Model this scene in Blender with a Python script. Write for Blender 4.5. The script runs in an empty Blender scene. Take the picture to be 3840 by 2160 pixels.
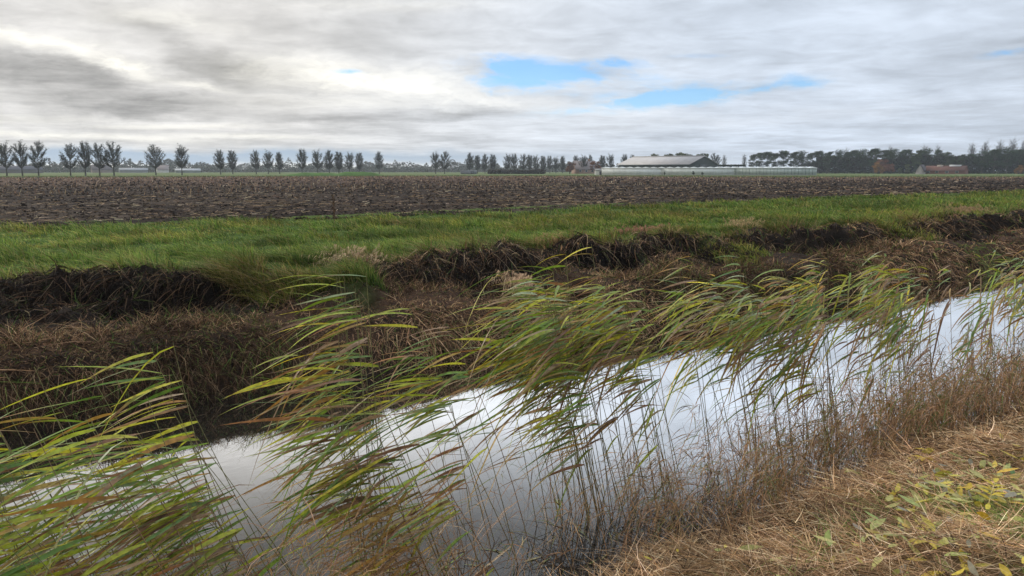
import bpy, math
import numpy as np
from mathutils import Vector

rng = np.random.default_rng(7)
RAD = math.radians
scene = bpy.context.scene
C = scene.collection

# ------------------------------------------------------------------ place constants (metres)
# X runs along the ditch, Y across it, the eye of the photographer is the origin.
HEAD = RAD(54.0)                     # heading of the camera, measured from +X
FWD = np.array([math.cos(HEAD), math.sin(HEAD)])
RGT = np.array([math.sin(HEAD), -math.cos(HEAD)])
WATER_Z = -2.8
LAND_Z = -1.7


def at(u, r):
    """Point on the land: u = tangent of the bearing right of the heading, r = distance."""
    d = FWD + RGT * u
    d = d / np.linalg.norm(d)
    return d * r


def uu(x):                           # bearing of a far thing from its column in the 3840 px wide survey photo
    return (x - 1920) / 2989.0


# ------------------------------------------------------------------ numpy noise
def _hash(ix, iy, seed):
    h = (ix.astype(np.int64) * 374761393 + iy.astype(np.int64) * 668265263 + seed * 974634777) & 0x7FFFFFFF
    h = ((h ^ (h >> 13)) * 1274126177) & 0x7FFFFFFF
    h = h ^ (h >> 16)
    return (h & 0xFFFF) / 65535.0


def vnoise(x, y, seed=0):
    x = np.asarray(x, float); y = np.asarray(y, float)
    ix = np.floor(x); iy = np.floor(y)
    fx = x - ix; fy = y - iy
    fx = fx * fx * (3 - 2 * fx); fy = fy * fy * (3 - 2 * fy)
    a = _hash(ix, iy, seed); b = _hash(ix + 1, iy, seed)
    c = _hash(ix, iy + 1, seed); d = _hash(ix + 1, iy + 1, seed)
    return (a * (1 - fx) + b * fx) * (1 - fy) + (c * (1 - fx) + d * fx) * fy


def fbm(x, y, seed=0, oct=4):
    s = 0; a = 0.5; t = 0
    for k in range(oct):
        s = s + a * vnoise(x * 2 ** k + 17.3 * k, y * 2 ** k - 9.1 * k, seed + k)
        t += a; a *= 0.5
    return s / t


def sst(a, b, x):
    t = np.clip((np.asarray(x, float) - a) / (b - a), 0, 1)
    return t * t * (3 - 2 * t)


# ------------------------------------------------------------------ mesh helpers
def make_mesh(name, verts, faces, cols=None, mat=None, smooth=False):
    """verts (n,3); faces: list of int arrays (m,k)."""
    me = bpy.data.meshes.new(name)
    verts = np.asarray(verts, np.float32)
    me.vertices.add(len(verts))
    me.vertices.foreach_set('co', verts.ravel())
    faces = [np.asarray(f, np.int32) for f in faces if len(f)]
    nl = sum(f.size for f in faces); nf = sum(len(f) for f in faces)
    me.loops.add(nl)
    me.loops.foreach_set('vertex_index', np.concatenate([f.ravel() for f in faces]))
    me.polygons.add(nf)
    st = []; o = 0
    for f in faces:
        k = f.shape[1]
        st.append(o + np.arange(len(f)) * k); o += f.size
    me.polygons.foreach_set('loop_start', np.concatenate(st).astype(np.int32))
    if smooth:
        me.polygons.foreach_set('use_smooth', np.ones(nf, bool))
    me.update(calc_edges=True)
    if cols is not None:
        a = me.color_attributes.new('Col', 'FLOAT_COLOR', 'POINT')
        cc = np.ones((len(verts), 4), np.float32); cc[:, :3] = cols
        a.data.foreach_set('color', cc.ravel())
    if mat:
        me.materials.append(mat)
    return me


class Geo:
    """Collects pieces, then becomes ONE mesh object."""
    def __init__(self):
        self.v = []; self.f = {}; self.c = []; self.n = 0

    def add(self, v, f, c):
        v = np.asarray(v, float).reshape(-1, 3)
        c = np.asarray(c, float)
        if c.ndim == 1:
            c = np.tile(c, (len(v), 1))
        self.v.append(v); self.c.append(c)
        for ff in (f if isinstance(f, list) else [f]):
            ff = np.asarray(ff)
            self.f.setdefault(ff.shape[1], []).append(ff + self.n)
        self.n += len(v)
        return self

    def mesh(self, name, mat, smooth=False):
        return make_mesh(name, np.concatenate(self.v), [np.concatenate(x) for x in self.f.values()],
                         np.concatenate(self.c), mat, smooth)

    def build(self, name, mat, parent=None, smooth=False):
        return link(name, self.mesh(name, mat, smooth), parent)


def link(name, me, parent=None):
    o = bpy.data.objects.new(name, me)
    C.objects.link(o)
    if parent is not None:
        o.parent = parent
    return o


def tag(o, label=None, cat=None, group=None, kind=None):
    if label: o['label'] = label
    if cat: o['category'] = cat
    if group: o['group'] = group
    if kind: o['kind'] = kind
    return o


def thing(name, label, cat, loc=(0, 0, 0), group=None, rz=0.0):
    o = bpy.data.objects.new(name, None)
    C.objects.link(o)
    o.location = loc; o.rotation_euler = (0, 0, rz); o.empty_display_size = 0.2
    return tag(o, label, cat, group)


def ribbons(P, D, B, L, W, S, c0, c1, nseg=2, prof='blade', wmin=0.08):
    """N ribbons: p(t)=P+L(D t+B t^2); S side vector; colours from c0 (foot) to c1 (tip). returns v,f,c"""
    N = len(P)
    t = np.linspace(0, 1, nseg + 1)
    L = np.asarray(L, float).reshape(N, 1, 1); W = np.asarray(W, float).reshape(N, 1, 1)
    cen = P[:, None, :] + L * (D[:, None, :] * t[None, :, None] + B[:, None, :] * (t ** 2)[None, :, None])
    if prof == 'blade':
        w = np.maximum(1 - t ** 1.6, wmin)
    elif prof == 'leaf':
        w = np.maximum(np.interp(t, [0, .12, .35, .7, 1], [.35, .85, 1, .62, 0.03]), 0.03)
    elif prof == 'lance':
        w = np.maximum(np.sin(np.pi * np.clip(t, 0.03, 0.98)) ** 0.8, 0.05)
    else:
        w = np.ones_like(t)
    off = S[:, None, :] * (W * w[None, :, None] * 0.5)
    V = np.stack([cen - off, cen + off], 2).reshape(N, -1, 3)
    m = (nseg + 1) * 2
    k = np.arange(nseg) * 2
    q = np.stack([k, k + 1, k + 3, k + 2], 1)
    F = (q[None] + (np.arange(N) * m)[:, None, None]).reshape(-1, 4)
    c0 = np.broadcast_to(np.asarray(c0, float), (N, 3)); c1 = np.broadcast_to(np.asarray(c1, float), (N, 3))
    tt = np.repeat(t ** 1.5, 2)
    col = c0[:, None, :] * (1 - tt)[None, :, None] + c1[:, None, :] * tt[None, :, None]
    return V.reshape(-1, 3), F, col.reshape(-1, 3)


def unit(a):
    return a / np.maximum(np.linalg.norm(a, axis=-1, keepdims=True), 1e-9)


def rand_dirs(n, zlo=-0.2, zhi=0.5):
    a = rng.uniform(0, 2 * np.pi, n); z = rng.uniform(zlo, zhi, n)
    r = np.sqrt(np.maximum(1 - z * z, 0.01))
    return np.stack([np.cos(a) * r, np.sin(a) * r, z], 1)


def perp_side(D, flat=0.5):
    """side vectors perpendicular to D, mixed between horizontal and random."""
    h = np.cross(D, np.array([0, 0, 1.0])); h = unit(h)
    r = unit(np.cross(D, rand_dirs(len(D), -1, 1)))
    m = (rng.random(len(D)) < flat)[:, None]
    return np.where(m, h, r)


def pick(cols, n, p=None, jit=0.22):
    cols = np.array(cols, float)
    c = cols[rng.choice(len(cols), n, p=p)]
    return np.clip(c * rng.uniform(1 - jit, 1 + jit, (n, 1)) * rng.uniform(.94, 1.06, (n, 3)), 0.002, 0.9)


def tube(path, radii, n=5, col=(.1, .1, .1), cap=True):
    path = np.asarray(path, float); radii = np.asarray(radii, float)
    T = unit(np.gradient(path, axis=0))
    ref = np.array([0.0, 0.0, 1.0]) if abs(T[0][2]) < .9 else np.array([1.0, 0, 0])
    A = unit(np.cross(T, ref)); Bv = np.cross(T, A)
    an = np.arange(n) * 2 * np.pi / n
    V = path[:, None, :] + radii[:, None, None] * (A[:, None, :] * np.cos(an)[None, :, None] + Bv[:, None, :] * np.sin(an)[None, :, None])
    m = len(path)
    i = np.arange(m - 1)[:, None] * n; j = np.arange(n)[None]
    j2 = (j + 1) % n
    F = np.stack([i + j, i + j2, i + n + j2, i + n + j], -1).reshape(-1, 4)
    return V.reshape(-1, 3), F, np.tile(np.asarray(col, float), (m * n, 1))


def box(x0, x1, y0, y1, z0, z1):
    v = np.array([[x, y, z] for z in (z0, z1) for y in (y0, y1) for x in (x0, x1)], float)
    f = np.array([[0, 2, 3, 1], [4, 5, 7, 6], [0, 1, 5, 4], [2, 6, 7, 3], [0, 4, 6, 2], [1, 3, 7, 5]])
    return v, f


# ------------------------------------------------------------------ materials
def new_mat(name):
    m = bpy.data.materials.new(name); m.use_nodes = True
    nt = m.node_tree; nt.nodes.clear()
    out = nt.nodes.new('ShaderNodeOutputMaterial')
    return m, nt, out


def leaf_mat(name, transl=0.3, rough=0.55, spec=0.25, nscale=40.0, namp=0.35, blotch=0.0):
    m, nt, out = new_mat(name); N = nt.nodes.new; L = nt.links.new
    at_ = N('ShaderNodeAttribute'); at_.attribute_name = 'Col'
    geo = N('ShaderNodeNewGeometry')
    no = N('ShaderNodeTexNoise'); no.inputs['Scale'].default_value = nscale; no.inputs['Detail'].default_value = 3
    L(geo.outputs['Position'], no.inputs['Vector'])
    mr = N('ShaderNodeMapRange'); mr.inputs['From Min'].default_value = .3; mr.inputs['From Max'].default_value = .7
    mr.inputs['To Min'].default_value = 1 - namp; mr.inputs['To Max'].default_value = 1 + namp
    L(no.outputs['Fac'], mr.inputs['Value'])
    mu = N('ShaderNodeVectorMath'); mu.operation = 'SCALE'
    L(at_.outputs['Color'], mu.inputs[0]); L(mr.outputs[0], mu.inputs['Scale'])
    colout = mu.outputs[0]
    if blotch:
        n2 = N('ShaderNodeTexNoise'); n2.inputs['Scale'].default_value = 45; n2.inputs['Detail'].default_value = 4
        L(geo.outputs['Position'], n2.inputs['Vector'])
        m2 = N('ShaderNodeMapRange'); m2.interpolation_type = 'SMOOTHSTEP'
        m2.inputs['From Min'].default_value = .56; m2.inputs['From Max'].default_value = .66; m2.inputs['To Max'].default_value = blotch
        L(n2.outputs['Fac'], m2.inputs['Value'])
        mx0 = N('ShaderNodeMix'); mx0.data_type = 'RGBA'
        L(m2.outputs[0], mx0.inputs[0]); L(colout, mx0.inputs[6]); mx0.inputs[7].default_value = (.16, .085, .03, 1)
        colout = mx0.outputs[2]
    b = N('ShaderNodeBsdfPrincipled'); b.inputs['Roughness'].default_value = rough
    b.inputs['Specular IOR Level'].default_value = spec
    L(colout, b.inputs['Base Color'])
    if transl > 0:
        t = N('ShaderNodeBsdfTranslucent'); L(colout, t.inputs['Color'])
        mx = N('ShaderNodeMixShader'); mx.inputs[0].default_value = transl
        L(b.outputs[0], mx.inputs[1]); L(t.outputs[0], mx.inputs[2]); L(mx.outputs[0], out.inputs[0])
    else:
        L(b.outputs[0], out.inputs[0])
    return m


def ground_mat(name, nscale=6.0, namp=0.5, bump=0.6, bscale=25.0, bdist=0.05):
    m, nt, out = new_mat(name); N = nt.nodes.new; L = nt.links.new
    at_ = N('ShaderNodeAttribute'); at_.attribute_name = 'Col'
    geo = N('ShaderNodeNewGeometry')
    no = N('ShaderNodeTexNoise'); no.inputs['Scale'].default_value = nscale; no.inputs['Detail'].default_value = 8
    no.inputs['Roughness'].default_value = .65
    L(geo.outputs['Position'], no.inputs['Vector'])
    mr = N('ShaderNodeMapRange'); mr.inputs['From Min'].default_value = .3; mr.inputs['From Max'].default_value = .7
    mr.inputs['To Min'].default_value = 1 - namp; mr.inputs['To Max'].default_value = 1 + namp
    L(no.outputs['Fac'], mr.inputs['Value'])
    mu = N('ShaderNodeVectorMath'); mu.operation = 'SCALE'
    L(at_.outputs['Color'], mu.inputs[0]); L(mr.outputs[0], mu.inputs['Scale'])
    n2 = N('ShaderNodeTexNoise'); n2.inputs['Scale'].default_value = bscale; n2.inputs['Detail'].default_value = 6
    L(geo.outputs['Position'], n2.inputs['Vector'])
    bu = N('ShaderNodeBump'); bu.inputs['Strength'].default_value = bump; bu.inputs['Distance'].default_value = bdist
    L(n2.outputs['Fac'], bu.inputs['Height'])
    b = N('ShaderNodeBsdfPrincipled'); b.inputs['Roughness'].default_value = .95
    b.inputs['Specular IOR Level'].default_value = .03
    L(mu.outputs[0], b.inputs['Base Color']); L(bu.outputs[0], b.inputs['Normal'])
    L(b.outputs[0], out.inputs[0])
    return m


M_grass = leaf_mat('grass_blades', .25, .6, .12, 8, .35)
M_dead = leaf_mat('dead_grass', .06, .9, .03, 20, .35)
M_reed = leaf_mat('reed_leaf', .38, .45, .35, 30, .35, .6)
M_stem = leaf_mat('reed_stem', 0, .6, .3, 25, .3)
M_bark = leaf_mat('bark', 0, .9, .1, 3, .4)
M_twig = leaf_mat('twigs', .1, .9, .03, .6, .3)
M_litter = leaf_mat('fallen_leaf', .3, .5, .35, 60, .3)
M_ground = ground_mat('bank_soil', 5, .55, .8, 22, .06)
M_soil = ground_mat('field_soil', 1.2, .5, 1.0, 6, .12)
M_meadow = ground_mat('meadow_turf', .15, .3, .6, 3, .1)
M_clod = ground_mat('soil_clods', 3, .4, .6, 25, .03)
M_build = ground_mat('building_skin', .8, .12, .15, 8, .02)


def panel_mat(name, rough, spec, namp, period):
    """sheet with vertical profiling of its own (ribs along the object's x)."""
    m, nt, out = new_mat(name); N = nt.nodes.new; L = nt.links.new
    at_ = N('ShaderNodeAttribute'); at_.attribute_name = 'Col'
    tc = N('ShaderNodeTexCoord')
    wv = N('ShaderNodeTexWave'); wv.bands_direction = 'X'; wv.inputs['Scale'].default_value = period
    wv.inputs['Distortion'].default_value = .0
    L(tc.outputs['Object'], wv.inputs['Vector'])
    no = N('ShaderNodeTexNoise'); no.inputs['Scale'].default_value = .5; no.inputs['Detail'].default_value = 5
    L(tc.outputs['Object'], no.inputs['Vector'])
    mr = N('ShaderNodeMapRange'); mr.inputs['From Min'].default_value = .3; mr.inputs['From Max'].default_value = .7
    mr.inputs['To Min'].default_value = 1 - namp; mr.inputs['To Max'].default_value = 1 + namp
    L(no.outputs['Fac'], mr.inputs['Value'])
    mu = N('ShaderNodeVectorMath'); mu.operation = 'SCALE'
    L(at_.outputs['Color'], mu.inputs[0]); L(mr.outputs[0], mu.inputs['Scale'])
    bu = N('ShaderNodeBump'); bu.inputs['Strength'].default_value = .5; bu.inputs['Distance'].default_value = .05
    L(wv.outputs['Fac'], bu.inputs['Height'])
    b = N('ShaderNodeBsdfPrincipled'); b.inputs['Roughness'].default_value = rough
    b.inputs['Specular IOR Level'].default_value = spec
    L(mu.outputs[0], b.inputs['Base Color']); L(bu.outputs[0], b.inputs['Normal']); L(b.outputs[0], out.inputs[0])
    return m


M_sheet = panel_mat('profiled_sheet', .5, .4, .1, 1.2)
M_glaze = panel_mat('greenhouse_glazing', .25, .6, .12, .3)


def water_mat():
    m, nt, out = new_mat('ditch_water'); N = nt.nodes.new; L = nt.links.new
    geo = N('ShaderNodeNewGeometry')
    mp = N('ShaderNodeMapping'); mp.inputs['Scale'].default_value = (1.0, 2.2, 1)
    L(geo.outputs['Position'], mp.inputs['Vector'])
    no = N('ShaderNodeTexNoise'); no.inputs['Scale'].default_value = 3.0; no.inputs['Detail'].default_value = 3
    L(mp.outputs[0], no.inputs['Vector'])
    bu = N('ShaderNodeBump'); bu.inputs['Strength'].default_value = .03; bu.inputs['Distance'].default_value = .02
    L(no.outputs['Fac'], bu.inputs['Height'])
    d = N('ShaderNodeBsdfDiffuse'); d.inputs['Color'].default_value = (.018, .017, .014, 1)
    g = N('ShaderNodeBsdfGlossy'); g.inputs['Roughness'].default_value = .012; g.inputs['Color'].default_value = (.97, .97, .97, 1)
    lw = N('ShaderNodeLayerWeight'); lw.inputs['Blend'].default_value = .5
    fr = N('ShaderNodeMapRange'); fr.interpolation_type = 'SMOOTHSTEP'
    fr.inputs['From Min'].default_value = .555; fr.inputs['From Max'].default_value = .80
    fr.inputs['To Min'].default_value = .075; fr.inputs['To Max'].default_value = .96
    L(lw.outputs['Facing'], fr.inputs['Value'])
    L(bu.outputs[0], g.inputs['Normal']); L(bu.outputs[0], lw.inputs['Normal'])
    mx = N('ShaderNodeMixShader')
    L(fr.outputs[0], mx.inputs[0]); L(d.outputs[0], mx.inputs[1]); L(g.outputs[0], mx.inputs[2])
    L(mx.outputs[0], out.inputs[0])
    return m


M_water = water_mat()

# ------------------------------------------------------------------ the land
def edge(X):
    """line of the broken top edge of the far bank"""
    e = 12.9 + 1.2 * (fbm(X * .35, X * 0 + 3.1, 11, 3) - .5) + .8 * (vnoise(X * 1.3, X * 0, 12) - .5) + .4 * (vnoise(X * 3.1, X * 0, 13) - .5)
    e = e + 0.9 * np.exp(-((X - 1.8) / 1.7) ** 2) - 1.0 * np.exp(-((X - 4.9) / .9) ** 2)
    return e


def slump(X, Y):
    """dark mass of slumped sods at the near end of the far bank"""
    return sst(10.9, 11.5, Y + .5 * (vnoise(X * 1.2, X * 0, 14) - .5)) * (1 - sst(13.6, 14.8, Y)) * (1 - sst(3.2, 4.1, X + .25 * (Y - 13) + .5 * (vnoise(X * 0, Y * 1.3, 15) - .5)))


def gap(X):
    """where grass runs down the slope between the slumped lumps"""
    return np.clip(sst(3.3, 4.0, X) * (1 - sst(5.4, 6.1, X)) + .8 * np.exp(-((X - 15.4) / .9) ** 2) + .7 * np.exp(-((X - 23.5) / 1.5) ** 2), 0, 1)


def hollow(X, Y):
    """washed out pockets under the lip of the bank, their shade painted near-black"""
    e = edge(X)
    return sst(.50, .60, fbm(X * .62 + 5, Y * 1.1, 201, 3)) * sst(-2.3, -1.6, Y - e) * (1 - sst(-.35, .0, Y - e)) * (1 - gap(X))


def under(X):
    return sst(5.9, 6.5, X) * (1 - sst(9.4, 10.2, X)) + .8 * sst(16.5, 17, X) * (1 - sst(20, 21, X)) + .7 * sst(25, 26, X) * (1 - sst(32, 34, X))


_py = [-400, -12, -1.5, 0.3, 1.2, 2.4, 3.3, 3.75, 4.6, 6.5, 9.0, 9.75, 9.95, 10.3, 10.9, 11.9]
_pz = [-1.7, -1.68, -1.62, -1.68, -1.9, -2.3, -2.6, -2.82, -3.3, -3.6, -3.3, -2.86, -2.4, -2.12, -2.02, -1.98]


def ground_z(X, Y, rough=True):
    X = np.asarray(X, float); Y = np.asarray(Y, float)
    wob = .22 * (fbm(X * .9, X * 0 + 7, 21, 3) - .5) * sst(2.4, 3.4, Y) * (1 - sst(9, 12, Y)) * 1.6
    z = np.interp(Y + wob, _py, _pz)
    e = edge(X); g = gap(X)
    rise = sst(0, 1, (Y - (e - .75 - .9 * g)) / (.55 + 1.4 * g - .3 * under(X)))
    top = LAND_Z + .02
    z = np.where(Y > 11.0, z + (top - z) * rise, z)
    if rough:
        lump = fbm(X * 1.6, Y * 1.6, 31, 4) - .5
        fine = fbm(X * 6, Y * 6, 41, 3) - .5
        amp = .62 * np.exp(-((Y - (e - .2)) / 1.2) ** 2) * (1 - .5 * g) + .16 * sst(9.8, 10.4, Y) * (1 - sst(27, 29, Y)) + .26 * (1 - sst(3.2, 3.9, Y))
        sl = slump(X, Y)
        z = z + lump * amp + fine * amp * .35 + sl * (.02 - .35 * lump + .2 * fine) - .20 * hollow(X, Y) - .16 * under(X) * np.exp(-((Y - (e - 1.0)) / .5) ** 2)
    return z


def spaced(lo, hi, f, hmin):
    out = [lo]
    while out[-1] < hi:
        out.append(out[-1] + max(hmin, f(out[-1])))
    out[-1] = hi
    return np.array(out)


def sheet(name, xs, ys, zf, cf, mat, kind='structure'):
    XX, YY = np.meshgrid(xs, ys)
    Z = zf(XX, YY)
    V = np.stack([XX, YY, Z], -1).reshape(-1, 3)
    nx, ny = len(xs), len(ys)
    i = np.arange(ny - 1)[:, None] * nx + np.arange(nx - 1)[None]
    F = np.stack([i, i + 1, i + nx + 1, i + nx], -1).reshape(-1, 4)
    o = link(name, make_mesh(name, V, [F], cf(XX, YY, Z).reshape(-1, 3), mat, True))
    tag(o, kind=kind)
    return o


def mixc(a, b, t):
    t = np.asarray(t)[..., None]
    return a * (1 - t) + b * t


def bank_col(X, Y, Z):
    c = np.zeros(X.shape + (3,))
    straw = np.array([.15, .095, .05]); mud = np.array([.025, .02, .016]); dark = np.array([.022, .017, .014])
    brown = np.array([.050, .031, .021]); green = np.array([.055, .085, .022]); nearg = np.array([.09, .075, .03])
    c[:] = straw
    c = mixc(c, np.broadcast_to(nearg, c.shape), (1 - sst(1.0, 2.2, Y)))
    c = mixc(c, np.broadcast_to(mud, c.shape), sst(3.3, 3.7, Y))
    c = mixc(c, np.broadcast_to(brown, c.shape), sst(9.7, 9.95, Y))
    c = mixc(c, np.broadcast_to(dark, c.shape), .8 * sst(.5, .68, fbm(X * .8, Y * .8, 33, 4)) * sst(9.7, 9.95, Y))
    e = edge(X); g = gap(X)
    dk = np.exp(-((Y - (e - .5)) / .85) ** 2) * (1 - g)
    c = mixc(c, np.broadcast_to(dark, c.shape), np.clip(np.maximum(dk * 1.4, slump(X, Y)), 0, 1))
    c = mixc(c, np.broadcast_to(np.array([.008, .007, .006]), c.shape), hollow(X, Y))  # near-black paints the shade inside the dug pockets
    c = mixc(c, np.broadcast_to(green, c.shape), sst(e + .1 - 1.2 * g, e + 1.2 - 1.0 * g, Y))
    return c


xs = np.concatenate([np.linspace(-60, -6, 28)[:-1], spaced(-6, 260, lambda x: .05 if x < 12 else .05 + (x - 12) * .012, .05)])
ys = np.concatenate([np.linspace(-40, 0.2, 24)[:-1], np.arange(.2, 4.6, .045), np.arange(4.6, 9.4, .3), np.arange(9.4, 17, .06), np.linspace(17, 30, 66)])
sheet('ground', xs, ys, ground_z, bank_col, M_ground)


# flat land out to the horizon, round the strip above
def meadow():
    g = Geo()
    R = 6000.0
    def quad(x0, x1, y0, y1):
        nx = 24; ny = 24
        X, Y = np.meshgrid(np.linspace(x0, x1, nx), np.linspace(y0, y1, ny))
        V = np.stack([X, Y, np.full_like(X, LAND_Z - .06)], -1).reshape(-1, 3)
        i = np.arange(ny - 1)[:, None] * nx + np.arange(nx - 1)[None]
        F = np.stack([i, i + 1, i + nx + 1, i + nx], -1).reshape(-1, 4)
        c = mixc(np.array([.075, .115, .035]) * np.ones(X.shape + (3,)), np.array([.10, .11, .05]) * np.ones(X.shape + (3,)), fbm(X * .01, Y * .01, 5)).reshape(-1, 3)
        g.add(V, F, c)
    quad(-R, R, 29.9, R); quad(-R, R, -R, -39.9); quad(-R, -59.9, -39.9, 29.9); quad(259.9, R, -39.9, 29.9)
    return tag(g.build('meadow', M_meadow), kind='structure')


meadow()

# ploughed maize field; its far end runs at an angle
FAR = np.array([(-260, 240), (12, 228), (66, 214), (143, 186), (171, 116), (214, 84), (420, 50)], float)


def far_y(X):
    return np.interp(X, FAR[:, 0], FAR[:, 1])


def near_y(X):
    X = np.asarray(X, float)
    return 26.6 + 1.0 * (fbm(X * .25, X * 0, 51, 3) - .5) * 2 - 1.4 * np.exp(-((X - 18) / 4) ** 2) + 1.3 * sst(24, 40, X)


def field_z(X, Y):
    r = np.hypot(X, Y)
    a = .13 * (fbm(X * 1.1, Y * 1.1, 61, 3) - .5) + .10 * (fbm(X * 3.5, Y * 3.5, 62, 3) - .5)
    a = a * np.clip(60 / r, .35, 1.2)
    return LAND_Z + .02 + a + .05 * np.sin((Y - .12 * X) * 2 * np.pi / 3.0) * np.clip(50 / r, 0, 1)


def build_field():
    nx, ny = 560, 330
    ph = np.linspace(RAD(12), RAD(112), nx)[::-1]
    t = np.linspace(0, 1, ny)
    V = []; 
    X = np.zeros((ny, nx)); Y = np.zeros((ny, nx))
    tp = 1 / np.tan(ph)
    # walk each bearing from the near edge to the far edge, evenly in 1/distance
    yn = np.full(nx, 26.0)
    for _ in range(25):
        yn = .5 * yn + .5 * near_y(yn * tp)
    yf = np.full(nx, 150.0)
    for _ in range(60):
        yf = .7 * yf + .3 * far_y(yf * tp)
    yn = np.minimum(yn, yf - 1)
    for j, tt in enumerate(t):
        Yj = 1 / ((1 - tt) / yn + tt / yf)
        Y[j] = Yj; X[j] = Yj * tp
    Z = field_z(X, Y)
    Z[0] -= .25
    c = np.zeros((ny, nx, 3))
    d1 = np.array([.026, .020, .017]); d2 = np.array([.048, .037, .029])
    c = mixc(d1 * np.ones_like(c), d2 * np.ones_like(c), sst(.35, .65, fbm(X * .25, Y * .9, 71, 4)))
    rust = np.array([.095, .06, .043])
    c = mixc(c, rust * np.ones_like(c), .75 * sst(.74, .95, t)[:, None] * np.ones((1, nx)))
    i = np.arange(ny - 1)[:, None] * nx + np.arange(nx - 1)[None]
    F = np.stack([i, i + 1, i + nx + 1, i + nx], -1).reshape(-1, 4)
    V = np.stack([X, Y, Z], -1).reshape(-1, 3)
    return tag(link('field', make_mesh('field', V, [F], c.reshape(-1, 3), M_soil, True)), kind='structure')


build_field()

# water of the ditch
wx = np.linspace(-60, 260, 60); wy = np.linspace(2.6, 10.6, 8)
sheet('water', wx, wy, lambda X, Y: np.full_like(X, WATER_Z), lambda X, Y, Z: np.zeros(X.shape + (3,)) + .02, M_water)


# ------------------------------------------------------------------ scatter on bearings (denser near the viewer, where the eye sees more)
def bearings(n, lo=14.0, hi=97.0):
    return RAD(1) * rng.uniform(lo, hi, n)


def spread(n, y0, y1, lo=14.0, hi=97.0):
    Y = 1 / rng.uniform(1 / y1, 1 / y0, n)
    X = Y / np.tan(bearings(n, lo, hi))
    return X, Y


WIND = np.array([-1.0, -.08, 0.0])


def far_grass():
    n = 300000
    X, Y = spread(n, 11.2, 28.4)
    e = edge(X); g = gap(X)
    keepf = sst(-.3, .9 + .9 * g, Y - (e - .1 - 2.9 * g + .6 * slump(X, Y))) * (1 - sst(-.5, .6, Y - near_y(X) + .5 * (vnoise(X * .8, Y * .8, 90) - .5)))
    k = rng.random(n) < keepf
    X, Y = X[k], Y[k]; n = len(X)
    r = np.hypot(X, Y)
    tuft = fbm(X * 1.1, Y * .8, 81, 4)
    L = (.07 + .30 * sst(.35, .7, tuft)) * rng.uniform(.6, 1.25, n)
    L *= 1 + .5 * np.exp(-((Y - edge(X) - .5) / .7) ** 2) + .5 * gap(X) * (Y < edge(X) + .5)
    a = rng.uniform(0, 2 * np.pi, n)
    D = np.stack([np.cos(a) * .35, np.sin(a) * .35, np.ones(n)], 1) + WIND * rng.uniform(.1, .5, (n, 1))
    D = unit(D)
    B = np.stack([np.cos(a) * .3, np.sin(a) * .3, -rng.uniform(.15, .55, n)], 1) + WIND * rng.uniform(.1, .5, (n, 1))
    W = np.maximum(.006, r * .0008) * rng.uniform(.6, 1.5, n)
    cn = fbm(X * .5 + 40, Y * .5, 83, 3)[:, None]
    base = pick([(.072, .135, .024), (.11, .175, .033), (.18, .215, .06), (.04, .08, .02)], n) * (.72 + .78 * sst(.3, .7, fbm(X * .7, Y * .5, 85, 3)))[:, None]
    base = base * np.where(cn > .55, np.array([1.35, 1.08, 1.0]), np.array([1.0, 1.0, 1.0]))
    dry = pick([(.26, .22, .10), (.18, .125, .06)], n)
    pd = .07 + (.5 - .42 * gap(X)) * np.exp(-((Y - edge(X) - .1) / .7) ** 2) + .25 * sst(.6, .75, cn[:, 0])
    base = np.where((rng.random(n) < pd)[:, None], dry, base)
    tip = base * np.array([1.35, 1.2, 1.0])
    S = perp_side(D, .6)
    P = np.stack([X, Y, ground_z(X, Y) - .015], 1)
    v, f, c = ribbons(P, D, B, L, W, S, base * .9, tip, 2)
    o = Geo().add(v, f, c).build('grass', M_grass)
    tag(o, 'lush green grass strip between the ploughed field and the ditch bank', 'grass', kind='stuff')


def far_dead():
    # short mown brown growth on the terrace, with some green
    n = 130000
    X, Y = spread(n, 9.7, 15.2)
    sel = rng.random(n) < .12
    Y[sel] = rng.uniform(9.72, 10.4, sel.sum()); X[sel] = Y[sel] / np.tan(bearings(int(sel.sum())))
    e = edge(X); g = gap(X)
    k = rng.random(n) < (1 - sst(-.2, .8, Y - e)) * (1 - .45 * g) * (1 - .75 * slump(X, Y)) * (1 - .9 * hollow(X, Y))
    X, Y = X[k], Y[k]; n = len(X); g = g[k]
    r = np.hypot(X, Y)
    tuft = fbm(X * 1.3, Y * 1.3, 91, 4)
    lip = np.exp(-((Y - 10.0) / .35) ** 2)
    L = (.06 + .26 * sst(.4, .7, tuft) + .2 * lip) * rng.uniform(.5, 1.4, n)
    D = rand_dirs(n, .0, .95)
    D[:, 1] -= .9 * lip * rng.random(n); D = unit(D)
    B = rand_dirs(n, -.6, .1) * .5
    B[:, 2] -= .9 * lip
    W = np.maximum(.005, r * .0008) * rng.uniform(.6, 1.5, n)
    base = pick([(.165, .098, .054), (.30, .20, .115), (.09, .054, .034), (.022, .016, .012)], n, [.32, .22, .26, .2]) * (.45 + 1.0 * sst(.3, .7, fbm(X * .9, Y * .9, 95, 4)))[:, None]
    gr = pick([(.06, .1, .025), (.09, .11, .03)], n)
    pg = .12 + .55 * sst(.55, .7, fbm(X * .6, Y * .6, 93, 3)) * sst(.1, .8, g + .5 * sst(.5, .6, vnoise(X * .3, Y * 0, 94)))
    base = np.where((rng.random(n) < pg)[:, None], gr, base)
    P = np.stack([X, Y, ground_z(X, Y) - .01], 1)
    v, f, c = ribbons(P, D, B, L, W, perp_side(D, .4), base, base * 1.25, 2)
    o = Geo().add(v, f, c).build('dead_grass', M_dead)
    tag(o, 'short brown mown growth on the terrace of the far ditch bank', 'dead grass', kind='stuff')


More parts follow.
